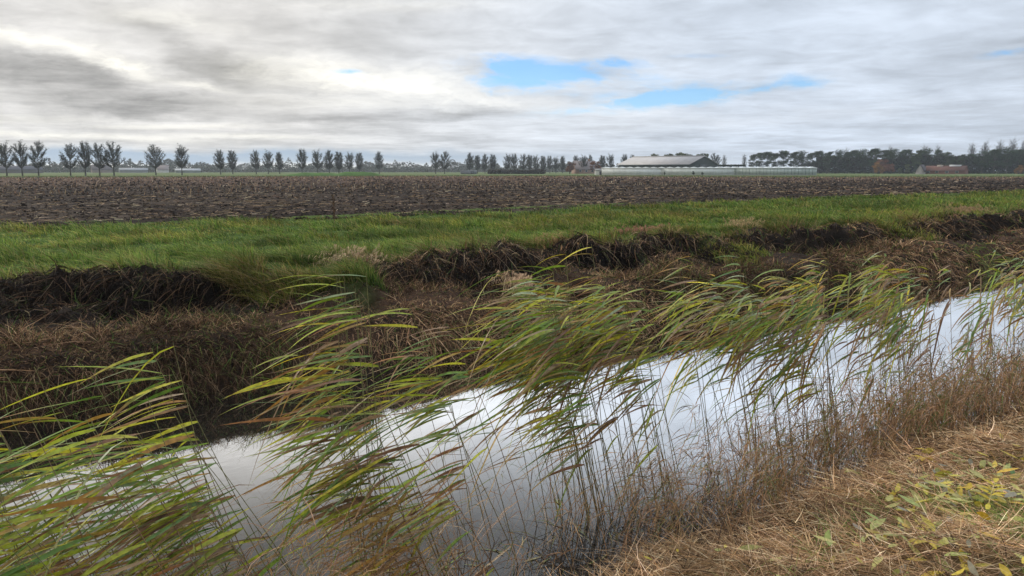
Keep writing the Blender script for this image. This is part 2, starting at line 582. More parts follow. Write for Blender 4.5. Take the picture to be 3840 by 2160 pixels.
def bank_tangle():
    # dark roots, reed stubs and hanging stems on the slumped lumps
    n = 80000
    X, Y = spread(n, 11.0, 16.2)
    e = edge(X); g = gap(X)
    dk = np.exp(-((Y - (e - .35)) / (.7 + .9 * sst(.4, .65, vnoise(X * .5, X * 0 + 2, 104)) + .7 * np.exp(-((X - 1.5) / 2) ** 2))) ** 2) * (1 - .85 * g) * (1 - sst(.1, .6, Y - e))
    dk = np.maximum(dk, .8 * slump(X, Y))
    dk *= (.25 + sst(.35, .6, fbm(X * .7, Y * .7, 101, 3))) * (1 - .6 * hollow(X, Y))
    k = rng.random(n) < dk
    X, Y = X[k], Y[k]; n = len(X); e = edge(X)
    r = np.hypot(X, Y)
    up = (Y > e - .1)
    D = unit(np.stack([rng.normal(-.5, .8, n), rng.normal(-.8, .45, n), rng.normal(.02, .33, n) - .1 * slump(X, Y)], 1))
    B = np.stack([rng.normal(-.1, .25, n), rng.normal(-.15, .2, n), -rng.uniform(.2, .9, n)], 1)
    L = rng.uniform(.12, .5, n) * np.where(rng.random(n) < .12, 1.6, 1)
    W = np.maximum(.008, r * .0009) * rng.uniform(.5, 1.7, n)
    base = pick([(.016, .013, .012), (.03, .022, .018), (.06, .042, .03), (.14, .085, .05), (.22, .16, .10), (.04, .055, .02)], n,
                [.30, .20, .15, .15, .11, .09])
    base = base * (1 - .45 * slump(X, Y))[:, None]
    P = np.stack([X, Y, ground_z(X, Y) + rng.uniform(-.02, .10, n) * np.exp(-((Y - e + .2) / .6) ** 2)], 1)
    v, f, c = ribbons(P, D, B, L, W, perp_side(D, .3), base, base * 1.1, 3)
    o = Geo().add(v, f, c).build('bank_undergrowth', M_dead)
    tag(o, 'dark tangle of roots and dead stems on the slumped far bank', 'undergrowth', kind='stuff')


def octas(P, s, flat, cols):
    n = len(P)
    base = np.array([[1, 0, 0], [0, 1, 0], [-1, 0, 0], [0, -1, 0], [0, 0, 1], [0, 0, -1]], float)
    V = base[None] * rng.uniform(.55, 1.3, (n, 6, 1)) + rng.normal(0, .16, (n, 6, 3))
    a = rng.uniform(0, 6.28, n)
    ca, sa = np.cos(a)[:, None], np.sin(a)[:, None]
    x = V[..., 0] * ca - V[..., 1] * sa; y = V[..., 0] * sa + V[..., 1] * ca
    V = np.stack([x, y, V[..., 2] * np.asarray(flat).reshape(-1, 1)], -1) * s[:, None, None] + P[:, None, :]
    f = np.array([[0, 1, 4], [1, 2, 4], [2, 3, 4], [3, 0, 4], [1, 0, 5], [2, 1, 5], [3, 2, 5], [0, 3, 5]])
    F = (f[None] + (np.arange(n) * 6)[:, None, None]).reshape(-1, 3)
    return V.reshape(-1, 3), F, np.repeat(cols, 6, 0)


def in_field(X, Y, m=0.0):
    return (Y > near_y(X) - m) & (Y < far_y(X))


def clods():
    n = 90000
    X, Y = spread(n, 25.5, 230, 15, 97)
    k = in_field(X, Y, .5) & (rng.random(n) < .25 + .75 * sst(.35, .6, fbm(X * .3, Y * .8, 111, 3)))
    X, Y = X[k], Y[k]; n = len(X); r = np.hypot(X, Y)
    s = (.022 + .085 * rng.random(n) ** 2.5) * np.clip(r / 45, .8, 2.6)
    P = np.stack([X, Y, field_z(X, Y) + s * .15], 1)
    col = pick([(.028, .022, .019), (.038, .030, .025), (.016, .013, .012), (.064, .049, .038)], n)
    v, f, c = octas(P, s, rng.uniform(.4, .8, n), col)
    o = Geo().add(v, f, c).build('soil_clods', M_clod)
    tag(o, 'dark broken clods of ploughed soil over the maize field', 'soil', kind='stuff')


def stubble():
    g = Geo()
    n = 24000                                             # straw lying flat
    X, Y = spread(n, 26, 200, 15, 97)
    k = in_field(X, Y) & (rng.random(n) < sst(.3, .62, fbm(X * .15, Y * .5, 121, 3)))
    X, Y = X[k], Y[k]; n = len(X); r = np.hypot(X, Y)
    D = rand_dirs(n, -.03, .18)
    L = rng.uniform(.08, .45, n) * np.where(rng.random(n) < .05, 1.8, 1)
    W = np.maximum(.02, r * .0006) * rng.uniform(.6, 1.3, n)
    P = np.stack([X, Y, field_z(X, Y) + .06], 1)
    base = pick([(.30, .22, .14), (.22, .16, .10), (.16, .11, .075), (.42, .34, .24)], n, [.35, .3, .25, .1])
    v, f, c = ribbons(P, D, rand_dirs(n, -.3, .1) * .15, L, W, perp_side(D, .3), base, base, 2, 'flat')
    g.add(v, f, c)
    n = 42000                                             # cut stalks still standing, in the far part
    X, Y = spread(n, 60, 230, 15, 97)
    k = in_field(X, Y) & (rng.random(n) < .06 + .94 * sst(.55, .95, Y / far_y(X)))
    X, Y = X[k], Y[k]; n = len(X); r = np.hypot(X, Y)
    D = unit(np.stack([rng.normal(0, .3, n), rng.normal(0, .3, n), np.ones(n)], 1))
    L = rng.uniform(.12, .38, n)
    W = np.maximum(.025, r * .0006) * rng.uniform(.6, 1.3, n)
    S = np.tile(np.append(RGT, 0), (n, 1))
    base = pick([(.22, .145, .09), (.34, .25, .16), (.15, .085, .06), (.48, .38, .26)], n, [.35, .3, .23, .12])
    v, f, c = ribbons(np.stack([X, Y, field_z(X, Y)], 1), D, D * 0, L, W, S, base, base, 1, 'flat')
    g.add(v, f, c)
    n = 9000                                              # thin green weeds near the grass strip
    X, Y = spread(n, 26, 40, 15, 80)
    k = in_field(X, Y) & (rng.random(n) < sst(.52, .66, fbm(X * .2, Y * .4, 131, 3)) * (1 - sst(0, 8, Y - near_y(X))))
    X, Y = X[k], Y[k]; n = len(X)
    D = rand_dirs(n, .4, .95)
    base = pick([(.10, .12, .04), (.13, .13, .05)], n)
    v, f, c = ribbons(np.stack([X, Y, field_z(X, Y)], 1), D, rand_dirs(n, -.5, 0) * .4, rng.uniform(.05, .16, n), np.full(n, .02), perp_side(D), base, base, 2)
    g.add(v, f, c)
    o = g.build('maize_stubble', M_dead)
    tag(o, 'pale maize stalks and straw scattered over the ploughed field', 'stubble', kind='stuff')


# ------------------------------------------------------------------ near bank
def leafy(X, Y):
    return np.exp(-((X - 4.9 - .9 * (Y - 2.0)) / 1.0) ** 2 - ((Y - 2.05) / .6) ** 2)


def near_thatch():
    g = Geo()
    n = 150000
    Y = rng.uniform(-.2, 4.0, n); X = rng.uniform(1.2, 15, n)
    r = np.hypot(X, Y)
    k = rng.random(n) < np.clip(5.5 / r, .1, 1) ** 1.6
    X, Y = X[k], Y[k]; n = len(X)
    edge_y = 3.75 + .25 * (vnoise(X * 1.1, X * 0, 141) - .5)
    k = Y < edge_y
    X, Y = X[k], Y[k]; n = len(X); r = np.hypot(X, Y)
    D = rand_dirs(n, -.12, .42)
    D[:, 0] -= .25; D = unit(D)
    B = rand_dirs(n, -.6, .3) * rng.uniform(.1, .5, (n, 1))
    L = rng.uniform(.06, .30, n) * np.where(rng.random(n) < .06, 1.9, 1)
    W = np.maximum(.004, r * .0008) * rng.uniform(.5, 1.6, n)
    pile = fbm(X * 1.6, Y * 1.6, 143, 4)
    P = np.stack([X, Y, ground_z(X, Y) + rng.uniform(-.01, .05, n) + .10 * sst(.42, .7, pile)], 1)
    base = pick([(.47, .31, .175), (.34, .21, .11), (.17, .10, .056), (.66, .50, .32), (.05, .033, .023), (.36, .20, .085)], n,
                [.24, .26, .2, .1, .13, .07]) * (.6 + .75 * sst(.3, .7, fbm(X * 2.2, Y * 2.2, 145, 3)))[:, None]
    v, f, c = ribbons(P, D, B, L, W, perp_side(D, .5), base, base * 1.08, 3, 'blade', .3)
    g.add(v, f, c)
    o = g.build('cut_straw', M_dead)
    tag(o, 'thick tangle of cut brown straw lying on the near ditch bank', 'straw', kind='stuff')
    # green blades coming through
    n = 40000
    X = rng.uniform(2.0, 8.5, n); Y = rng.uniform(.2, 3.4, n)
    k = rng.random(n) < sst(.40, .62, fbm(X * 1.6, Y * 1.6, 151, 3)) * (.04 + .8 * leafy(X, Y)) * (1 - sst(2.7, 3.3, Y)) + .006
    X, Y = X[k], Y[k]; n = len(X)
    a = rng.uniform(0, 6.28, n)
    D = unit(np.stack([np.cos(a) * .6, np.sin(a) * .6, np.ones(n)], 1))
    B = np.stack([np.cos(a) * .5, np.sin(a) * .5, -rng.uniform(.2, .8, n)], 1)
    base = pick([(.09, .17, .03), (.14, .22, .04), (.2, .24, .06)], n)
    v, f, c = ribbons(np.stack([X, Y, ground_z(X, Y)], 1), D, B, rng.uniform(.10, .26, n), rng.uniform(.004, .007, n), perp_side(D), base, base * 1.2, 3)
    tag(Geo().add(v, f, c).build('grass', M_grass), 'thin fresh green grass growing through the straw on the near bank', 'grass', kind='stuff')
    # small fallen leaf bits
    n = 5200
    X = rng.uniform(2.2, 8, n); Y = rng.uniform(.3, 3.3, n)
    k = rng.random(n) < .018 + leafy(X, Y) * (.12 + .88 * sst(.42, .60, fbm(X * 1.7, Y * 1.7, 161, 3)))
    X, Y = X[k], Y[k]; n = len(X)
    D = rand_dirs(n, -.1, .45)
    L = rng.uniform(.05, .125, n)
    base = pick([(.45, .36, .05), (.40, .38, .12), (.33, .36, .10), (.5, .34, .03), (.22, .2, .14)], n, [.28, .3, .2, .12, .1])
    v, f, c = ribbons(np.stack([X, Y, ground_z(X, Y) + rng.uniform(.06, .17, n)], 1), D, rand_dirs(n, -.3, .3) * .3, L, L * rng.uniform(.28, .5, n), perp_side(D, .7), base, base * .9, 4, 'lance')
    tag(Geo().add(v, f, c).build('leaf_litter', M_litter), 'small yellow and pale green fallen leaves strewn over the near bank', 'leaves', kind='stuff')


def leaf_piece(g, p, d, up, L, W, col, droop=.2, fold=.25):
    d = unit(np.array(d, float)); up = np.array(up, float)
    s = unit(np.cross(d, up)); nrm = np.cross(s, d)
    t = np.linspace(0, 1, 8)
    w = np.maximum(np.sin(np.pi * np.clip(t, .02, .99) ** .85), .03) * W * .5
    cen = np.array(p)[None] + d[None] * (L * t)[:, None] - nrm[None] * (droop * L * t ** 2)[:, None]
    A = cen - s[None] * w[:, None] + nrm[None] * (fold * w)[:, None]
    Bc = cen + s[None] * w[:, None] + nrm[None] * (fold * w)[:, None]
    V = np.stack([A, cen, Bc], 1).reshape(-1, 3)
    k = np.arange(7) * 3
    F = np.concatenate([np.stack([k, k + 1, k + 4, k + 3], 1), np.stack([k + 1, k + 2, k + 5, k + 4], 1)])
    cc = np.array(col)[None] * (1 - .25 * t[:, None]) * np.array([1, .96, .8])[None] ** (t[:, None])
    g.add(V, F, np.repeat(cc, 3, 0))


def gz(x, y):
    return float(ground_z(np.array(x), np.array(y), True))


def leaf_things():
    # (name, label, category, x, y, kind, heading deg, length, colour)
    items = [
        ('leaf_sprig', 'bright yellow feathered leaf sprig standing up in the straw near the reed edge', 'leaf sprig', 6.58, 3.10, 'sprig', 200, .26, (.62, .43, .02)),
        ('fallen_leaf', 'rounded fresh green leaf lying on the straw', 'leaf', 5.65, 2.62, 'round', 250, .11, (.10, .25, .05)),
        ('fallen_leaf', 'curled pale grey dead leaf beside the rounded green leaf', 'leaf', 5.86, 2.80, 'round', 130, .12, (.42, .38, .36)),
        ('fallen_leaf', 'long pale yellow green leaf, the left one of the pair joined on a pale stalk', 'leaf', 4.27, 1.80, 'long', 165, .20, (.42, .42, .10)),
        ('fallen_leaf', 'long pale yellow green leaf, the right one of the pair joined on a pale stalk', 'leaf', 4.29, 1.77, 'long', -20, .20, (.46, .45, .12)),
        ('leaf_sprig', 'broad golden yellow leaf sprig lying low among green grass blades', 'leaf sprig', 5.05, 1.99, 'sprig', 15, .24, (.52, .40, .03)),
        ('leaf_sprig', 'yellow leaf sprig hanging under the pale pair of leaves', 'leaf sprig', 4.22, 2.02, 'sprig', 230, .20, (.55, .42, .06)),
        ('fallen_leaf', 'pale leaf standing upright above the yellow sprigs', 'leaf', 4.93, 2.30, 'up', 100, .16, (.48, .45, .18)),
        ('fallen_leaf', 'crumpled pale yellow leaf alone on brown straw low on the bank', 'leaf', 3.97, 2.06, 'long', 190, .15, (.50, .46, .16)),
        ('fallen_leaf', 'blue green leaf at the edge of the leafy patch', 'leaf', 5.97, 2.2, 'up', 60, .12, (.16, .28, .12)),
        ('fallen_leaf', 'dull olive yellow leaf high on the straw bank', 'leaf', 6.75, 2.83, 'long', 160, .13, (.36, .34, .05)),
        ('leaf_sprig', 'small pale lime sprig at the foot of the brown reeds', 'leaf sprig', 6.0, 3.3, 'sprig', 170, .2, (.42, .44, .12)),
        ('fallen_leaf', 'tiny lime leaf on bare straw, farthest from the leafy patch', 'leaf', 4.66, 3.42, 'long', 40, .09, (.40, .42, .10)),
    ]
    for nm, lab, cat, x, y, kind, hd, L, col in items:
        z = gz(x, y) + .10
        h = np.array([math.cos(RAD(hd)), math.sin(RAD(hd)), 0])
        if kind == 'sprig':
            t = thing(nm, lab, cat, (x, y, z), 'fallen leaves on the near bank')
            st = Geo()
            tip = h * L * .9 + np.array([0, 0, L * .35])
            v, f, c = tube([(0, 0, 0), tip * .5 + np.array([0, 0, .02]), tip], [.003, .0025, .0015], 5, (.45, .36, .14))
            st.add(v, f, c); st.build('stalk', M_stem, t)
            sd = np.cross(h, [0, 0, 1.0])
            for k in range(4):
                for s in (-1, 1):
                    lg = Geo()
                    p = tip * (.25 + .2 * k)
                    leaf_piece(lg, p, h * .5 + sd * s * .9 + np.array([0, 0, rng.uniform(.1, .5)]), (0, 0, 1), L * rng.uniform(.32, .45), L * .13, np.array(col) * rng.uniform(.8, 1.15), .25)
                    lg.build('leaflet', M_litter, t)
            lg = Geo(); leaf_piece(lg, tip, h + np.array([0, 0, .2]), (0, 0, 1), L * .4, L * .14, col); lg.build('leaflet', M_litter, t)
        else:
            g = Geo()
            d = h + np.array([0, 0, .25 if kind != 'up' else 1.6])
            up = (0, 0, 1) if kind != 'up' else tuple(-np.append(FWD, -.3))
            wr = {'round': .75, 'long': .26, 'up': .3}[kind]
            leaf_piece(g, (0, 0, 0), d, up, L, L * wr, col, .35, .3)
            o = g.build(nm, M_litter, None, True)
            o.location = (x, y, z)
            tag(o, lab, cat, 'fallen leaves on the near bank')


# ------------------------------------------------------------------ reeds
GREENS = [(.14, .22, .022), (.26, .30, .028), (.38, .37, .034), (.14, .22, .065), (.27, .33, .17), (.08, .15, .022)]
GREENP = [.2, .25, .2, .13, .1, .12]
RUST = [(.30, .16, .035), (.24, .11, .04), (.36, .24, .06), (.30, .20, .11)]
STRAWC = [(.30, .20, .11), (.22, .13, .07), (.16, .09, .05), (.38, .28, .17)]


def reed(base, topz, lean, nleaf, leafspan, tone, label, group):
    """one reed: leaning stem with leaves streaming down-wind."""
    H = topz - base[2]
    leafspan = min(.8, leafspan * rng.choice([.7, .9, 1.1, 1.4, 1.8]))
    root = thing('reed', label, 'reed', tuple(base), group)
    ts = np.linspace(0, 1, 8)
    wv = unit(WIND + np.array([0, rng.normal(0, .12), 0]))
    bx = rng.normal(0, .03, 2)
    path = np.stack([wv[0] * lean * ts ** 1.12 + bx[0] * np.sin(ts * 3), wv[1] * lean * ts ** 1.12 + bx[1] * np.sin(ts * 3), H * ts], 1)
    scol = np.array([.16, .15, .06]) if tone != 'brown' else np.array([.20, .125, .07])
    v, f, c = tube(path, np.interp(ts, [0, 1], [.0042, .0015]), 5, scol)
    cc = mixc(np.array([.17, .105, .05]) * np.ones_like(c), c, sst(.1, .6, np.repeat(ts, 5)))
    Geo().add(v, f, cc).build('stem', M_stem, root, True)
    lt = np.sort(rng.uniform(1 - leafspan, .99, nleaf)); lt[-1] = .99
    P = np.stack([np.interp(lt, ts, path[:, k]) for k in range(3)], 1)
    n = nleaf
    D = np.tile(wv, (n, 1)) * rng.uniform(.75, 1.0, (n, 1)) + np.stack([rng.normal(0, .12, n), rng.normal(.04, .17, n), rng.uniform(-.26, .2, n) + .15 * (lt > .93)], 1)
    D = unit(D)
    B = np.stack([rng.normal(-.05, .08, n), rng.normal(0, .08, n), -rng.uniform(.08, .40, n)], 1)
    odd = rng.random(n) < .045
    B[odd, 2] = -1.5
    L = rng.uniform(.34, .60, n) * np.interp(lt, [1 - leafspan, .8, 1], [.8, 1.05, .8])
    W = rng.uniform(.014, .027, n)
    rr = rng.random(n)
    green = pick(GREENS, n, GREENP); rust = pick(RUST, n); st = pick(STRAWC, n)
    frac_b = np.interp(lt, [1 - leafspan, 1 - leafspan * .45, 1], [.7, .2, .06]) if tone == 'green' else np.interp(lt, [0, 1], [.95, .45])
    if tone == 'yellow':
        green = green * np.array([1.7, 1.35, .8]); 
    base_c = np.where((rr < frac_b)[:, None], np.where((rng.random(n) < .4)[:, None], rust, st), green)
    tip_c = np.where((rng.random(n) < .45)[:, None], rust, base_c * np.array([1.25, 1.15, .9]))
    # leaf blade with a folded keel: two strips
    S = perp_side(D, .55)
    S = unit(S + np.array([0, 0, .35]) * rng.choice([-1, 1], (n, 1)))
    K = unit(np.cross(S, D))
    nseg = 7
    t = np.linspace(0, 1, nseg + 1)
    w = np.interp(t, [0, .1, .32, .7, .9, 1], [.35, .8, 1, .62, .25, .02])
    tw = rng.normal(0, .5, (n, 1)) * t[None]
    cen = P[:, None] + L[:, None, None] * (D[:, None] * t[None, :, None] + B[:, None] * (t ** 2)[None, :, None])
    Sx = S[:, None] * np.cos(tw)[..., None] + K[:, None] * np.sin(tw)[..., None]
    Kx = K[:, None] * np.cos(tw)[..., None] - S[:, None] * np.sin(tw)[..., None]
    ww = (W[:, None] * w[None] * .5)[..., None]
    V = np.stack([cen - Sx * ww + Kx * ww * .3, cen, cen + Sx * ww + Kx * ww * .3], 2).reshape(-1, 3)
    k = np.arange(nseg) * 3
    q = np.concatenate([np.stack([k, k + 1, k + 4, k + 3], 1), np.stack([k + 1, k + 2, k + 5, k + 4], 1)])
    m = (nseg + 1) * 3
    F = (q[None] + (np.arange(n) * m)[:, None, None]).reshape(-1, 4)
    te = np.clip((t - rng.uniform(.3, .9, (n, 1))) * 2.2, 0, 1)
    col = base_c[:, None] * (1 - te[..., None]) + tip_c[:, None] * te[..., None]
    col = np.repeat(col, 3, 1).reshape(-1, 3)
    Geo().add(V, F, col).build('leaves', M_reed, root, True)
    return root


ORD = ['first', 'second', 'third', 'fourth', 'fifth', 'sixth', 'seventh', 'eighth', 'ninth', 'tenth', 'eleventh', 'twelfth', 'thirteenth',
       'fourteenth', 'fifteenth', 'sixteenth', 'seventeenth', 'eighteenth', 'nineteenth', 'twentieth']
TENS = {2: 'twenty', 3: 'thirty', 4: 'forty', 5: 'fifty', 6: 'sixty'}


def ordinal(i):
    n = i + 1
    if n <= 20: return ORD[n - 1]
    if n % 10 == 0: return TENS[n // 10][:-1] + 'ieth'
    return TENS[n // 10] + '-' + ORD[n % 10 - 1]


def bearing_of(x, y):
    p = np.array([x, y]); return float(p @ RGT / (p @ FWD))


def reeds():
    clumps = [
        # name, tip x range, base y range, top z (mean, spread), count, leaf span, tones
        ('the yellowing outermost left clump', -.05, .5, 4.0, 4.4, -.88, .08, 5, .4, ['yellow', 'green']),
        ('the low thick left clump', -.35, 1.05, 3.6, 4.9, -1.30, .16, 54, .52, ['green', 'green', 'green', 'brown']),
        ('the tall lone tuft', 1.80, 2.0, 4.05, 4.35, -.72, .12, 9, .58, ['green', 'yellow', 'green']),
        ('the low reeds round the tuft', 1.55, 2.15, 3.7, 4.5, -1.28, .18, 15, .5, ['brown', 'green', 'brown', 'green']),
        ('the thin clump over open water', 2.45, 2.75, 4.2, 4.8, -1.12, .16, 7, .42, ['green', 'green', 'brown']),
        ('the biggest green clump', 3.3, 4.45, 4.0, 4.9, -.96, .15, 52, .32, ['green', 'green', 'green', 'yellow']),
        ('the sloping clump beside the biggest', 4.9, 6.4, 3.9, 4.8, -.98, .15, 40, .30, ['green', 'green', 'yellow', 'green', 'brown']),
        ('the clump against the bright water', 6.6, 8.4, 3.8, 4.7, -1.02, .15, 36, .30, ['green', 'green', 'yellow', 'brown']),
        ('the farthest clump along the ditch', 8.6, 12.6, 3.7, 4.7, -1.15, .15, 38, .30, ['green', 'green', 'yellow', 'brown']),
    ]
    for name, x0, x1, y0, y1, tz, ts_, n, span, tones in clumps:
        items = []
        for k in range(n):
            tx = rng.uniform(x0, x1); by = rng.uniform(y0, y1)
            lean = abs(rng.normal(.58, .16)) + .08
            if 'lone' in name: lean = rng.uniform(.05, .16)
            top = tz + abs(rng.normal(0, ts_)) * (1 if rng.random() < .5 else -1.2)
            base = np.array([tx + lean, by, min(gz(tx + lean, by), WATER_Z) - .05])
            items.append((bearing_of(tx, by), base, top, lean, tones[k % len(tones)]))
        items.sort(key=lambda q: q[0])
        for i, (b, base, top, lean, tone) in enumerate(items):
            desc = {'green': 'green reed', 'yellow': 'yellow green reed', 'brown': 'browning reed'}[tone]
            lab = f"{desc}, {ordinal(i)} from the left in {name}"
            reed(base, top, lean, int(rng.integers(12, 18)), span, tone, lab, 'reeds leaning with the wind along the near water edge')


def reed_belt():
    """the dense brown stems and dead leaves at the water's near edge; nobody could count them."""
    g = Geo()

    def stems(n, xa, xb, ya, yb, hlo, hhi, cols, p, nleaf, llo, lhi, leanm=.2, wet=True, leafcols=None, lp=None):
        X = xa + (xb - xa) * rng.random(n) ** .8
        Y = rng.uniform(ya, yb, n)
        r = np.hypot(X, Y)
        Z = np.minimum(ground_z(X, Y), 0) - .03
        H = rng.uniform(hlo, hhi, n)
        lean = rng.normal(leanm, .34, n)
        D = np.stack([-lean, rng.normal(0, .24, n), np.ones(n)], 1)
        B = np.stack([-rng.uniform(0, .25, n), rng.normal(0, .08, n), rng.uniform(-.2, 0, n)], 1)
        W = np.maximum(.0036, r * .00055) * rng.uniform(.6, 1.3, n)
        S = unit(np.tile(np.append(RGT, 0), (n, 1)) + rng.normal(0, .25, (n, 3)))
        P = np.stack([X, Y, Z], 1)
        c0 = pick(cols, n, p)
        v, f, c = ribbons(P, D, B, H, W, S, c0 * .8, c0 * 1.1, 4, 'blade', .35)
        g.add(v, f, c)
        m = n * nleaf
        i = np.repeat(np.arange(n), nleaf)
        t = rng.uniform(.3, 1.0, m)[:, None]
        q = P[i] + H[i][:, None] * (D[i] * t + B[i] * t ** 2)
        d = unit(np.stack([rng.normal(-.45, .7, m), rng.normal(0, .45, m), rng.uniform(-.4, .8, m)], 1))
        b = np.stack([rng.normal(-.1, .15, m), rng.normal(0, .15, m), -rng.uniform(.3, 1.1, m)], 1)
        lc = pick(leafcols or cols, m, lp)
        w = np.maximum(.006, np.hypot(q[:, 0], q[:, 1]) * .0009) * rng.uniform(.6, 1.3, m)
        v, f, c = ribbons(q, d, b, rng.uniform(llo, lhi, m), w, perp_side(d, .4), lc, lc * np.array([1.1, 1.0, .9]), 3, 'leaf')
        g.add(v, f, c)

    BR = [(.34, .20, .10), (.22, .12, .058), (.48, .32, .18), (.07, .042, .028), (.17, .17, .05)]
    BP = [.3, .27, .16, .15, .12]
    LC = BR + [(.12, .15, .035), (.28, .15, .05)]
    LP = [.24, .2, .14, .1, .08, .14, .1]
    stems(640, 4.0, 9.5, 3.55, 4.2, .55, 1.05, BR, BP, 8, .10, .26, .12, leafcols=LC, lp=LP)       # right hand belt
    stems(520, 8.5, 17, 3.4, 4.3, .5, 1.0, BR, BP, 7, .12, .28, .15, leafcols=LC, lp=LP)
    stems(560, 4.0, 13, 3.65, 4.9, .7, 1.45, BR, BP, 8, .16, .32, .25, leafcols=LC, lp=LP)
    stems(60, 2.4, 4.3, 3.75, 4.6, .8, 1.4, BR, BP, 3, .14, .3, .3, leafcols=LC, lp=LP)           # open water: few stems
    stems(300, .8, 2.6, 3.5, 4.6, .7, 1.5, BR, BP, 5, .14, .32, .2, leafcols=LC, lp=LP)           # under the tuft
    stems(260, -.4, 1.2, 3.4, 4.6, .6, 1.15, BR, BP, 5, .16, .34, .25, leafcols=LC, lp=LP)         # left bottom
    n = 2000                                                                                       # broken stubs at the waterline; their black stands in for dark reed reflections
    X = 3.3 + 9 * rng.random(n) ** 1.3; Y = 3.72 + rng.normal(0, .16, n) + np.abs(rng.normal(0, .22, n)) * (X < 6)
    D = unit(np.stack([rng.normal(-.3, .6, n), rng.normal(.3, .5, n), rng.uniform(.2, 1, n)], 1))
    c0 = pick([(.03, .022, .016), (.06, .04, .025), (.02, .016, .014)], n)
    v, f, c = ribbons(np.stack([X, Y, np.maximum(ground_z(X, Y), WATER_Z - .04)], 1), D, rand_dirs(n, -.9, .1) * .6, rng.uniform(.12, .6, n), np.full(n, .007), perp_side(D), c0, c0, 3)
    g.add(v, f, c)
    o = g.build('reed_bed', M_reed)
    tag(o, 'dense brown dead reed stems and leaves along the near water edge', 'reed bed', kind='stuff')


def debris():
    n = 260
    X = rng.uniform(.5, 10, n); Y = 3.75 + np.abs(rng.normal(0, .7, n))
    D = rand_dirs(n, -.01, .01); D[:, 2] = 0
    c = pick([(.22, .16, .09), (.3, .26, .12), (.10, .08, .05), (.16, .18, .06)], n)
    S = np.cross(D, np.array([0, 0, 1.0]))
    v, f, c = ribbons(np.stack([X, Y, np.full(n, WATER_Z + .006)], 1), D, D * 0 + rng.normal(0, .12, (n, 1)) * S, rng.uniform(.04, .22, n), rng.uniform(.006, .018, n), S, c, c, 3, 'leaf')
    tag(Geo().add(v, f, c).build('floating_debris', M_litter), 'bits of dead reed leaf floating on the water by the near edge', 'debris', kind='stuff')


def plumes():
    spots = [
        ('feathery tan plume grass hanging beside the green gully in the far bank', 6.4, 13.5, 0.75, 1.0, (.38, .28, .17)),
        ('rust brown plume grass drooping over the dark bank', 11.6, 13.9, .55, 1.3, (.36, .22, .115)),
        ('small tan plume bowing over the brown terrace below the dark overhang', 8.6, 11.6, .5, .5, (.42, .29, .18)),
        ('reddish dry plume grass on the crest of the far bank', 15.4, 15.0, .55, 1.5, (.26, .12, .085)),
        ('straw coloured tussock at the lip of the bank with a dark hollow under it', 19.0, 14.6, .6, 1.2, (.27, .20, .10)),
        ('pale dry tussock on the distant bend of the bank', 33.0, 14.9, .7, 2.0, (.24, .16, .09)),
    ]
    for lab, x, y, h, w, col in spots:
        z = gz(x, y) - .03
        t = thing('plume_grass', lab, 'plume grass', (x, y, z), 'dry plume grasses on the far bank')
        n = 230
        P = np.stack([rng.normal(0, w * .22, n), rng.normal(0, w * .2, n), np.zeros(n)], 1)
        D = unit(np.stack([rng.normal(-.35, .3, n), rng.normal(-.25, .25, n), np.ones(n)], 1))
        B = np.stack([rng.normal(-.35, .2, n), rng.normal(-.25, .15, n), -rng.uniform(.35, .8, n)], 1)
        L = rng.uniform(.6, 1.25, n) * h
        c0 = pick([col], n)
        v, f, c = ribbons(P, D, B, L, np.full(n, .010), perp_side(D), c0 * .7, c0, 4)
        Geo().add(v, f, c).build('stems', M_dead, t)
        m = n * 9; i = np.repeat(np.arange(n), 9)
        tt = rng.uniform(.55, 1, m)[:, None]
        q = P[i] + L[i][:, None] * (D[i] * tt + B[i] * tt ** 2)
        d = unit(np.stack([rng.normal(-.6, .3, m), rng.normal(-.3, .3, m), -rng.uniform(.1, .9, m)], 1))
        lc = pick([col, np.array(col) * 1.25, np.array(col) * .7], m)
        v, f, c = ribbons(q, d, d * 0 + np.array([0, 0, -.3]), rng.uniform(.05, .13, m), np.full(m, .010), perp_side(d), lc, lc, 2)
        Geo().add(v, f, c).build('plume', M_dead, t)
    # tall single dock stem at the field edge
    t = thing('dock_plant', 'tall rust brown dock stem standing at the edge of the ploughed field', 'dock plant', (9.35, 21.7, LAND_Z))
    v, f, c = tube([(0, 0, 0), (.02, 0, .5), (-.03, 0, .95)], [.008, .007, .004], 5, (.16, .085, .05))
    Geo().add(v, f, c).build('stem', M_stem, t)
    n = 110; z = rng.uniform(.3, .95, n)
    D = rand_dirs(n, -.1, .9)
    lc = pick([(.13, .08, .05), (.09, .06, .04)], n)
    v, f, c = ribbons(np.stack([np.zeros(n), np.zeros(n), z], 1), D, D * 0, rng.uniform(.05, .16, n), np.full(n, .025), perp_side(D), lc, lc, 2)
    Geo().add(v, f, c).build('seed_head', M_dead, t)


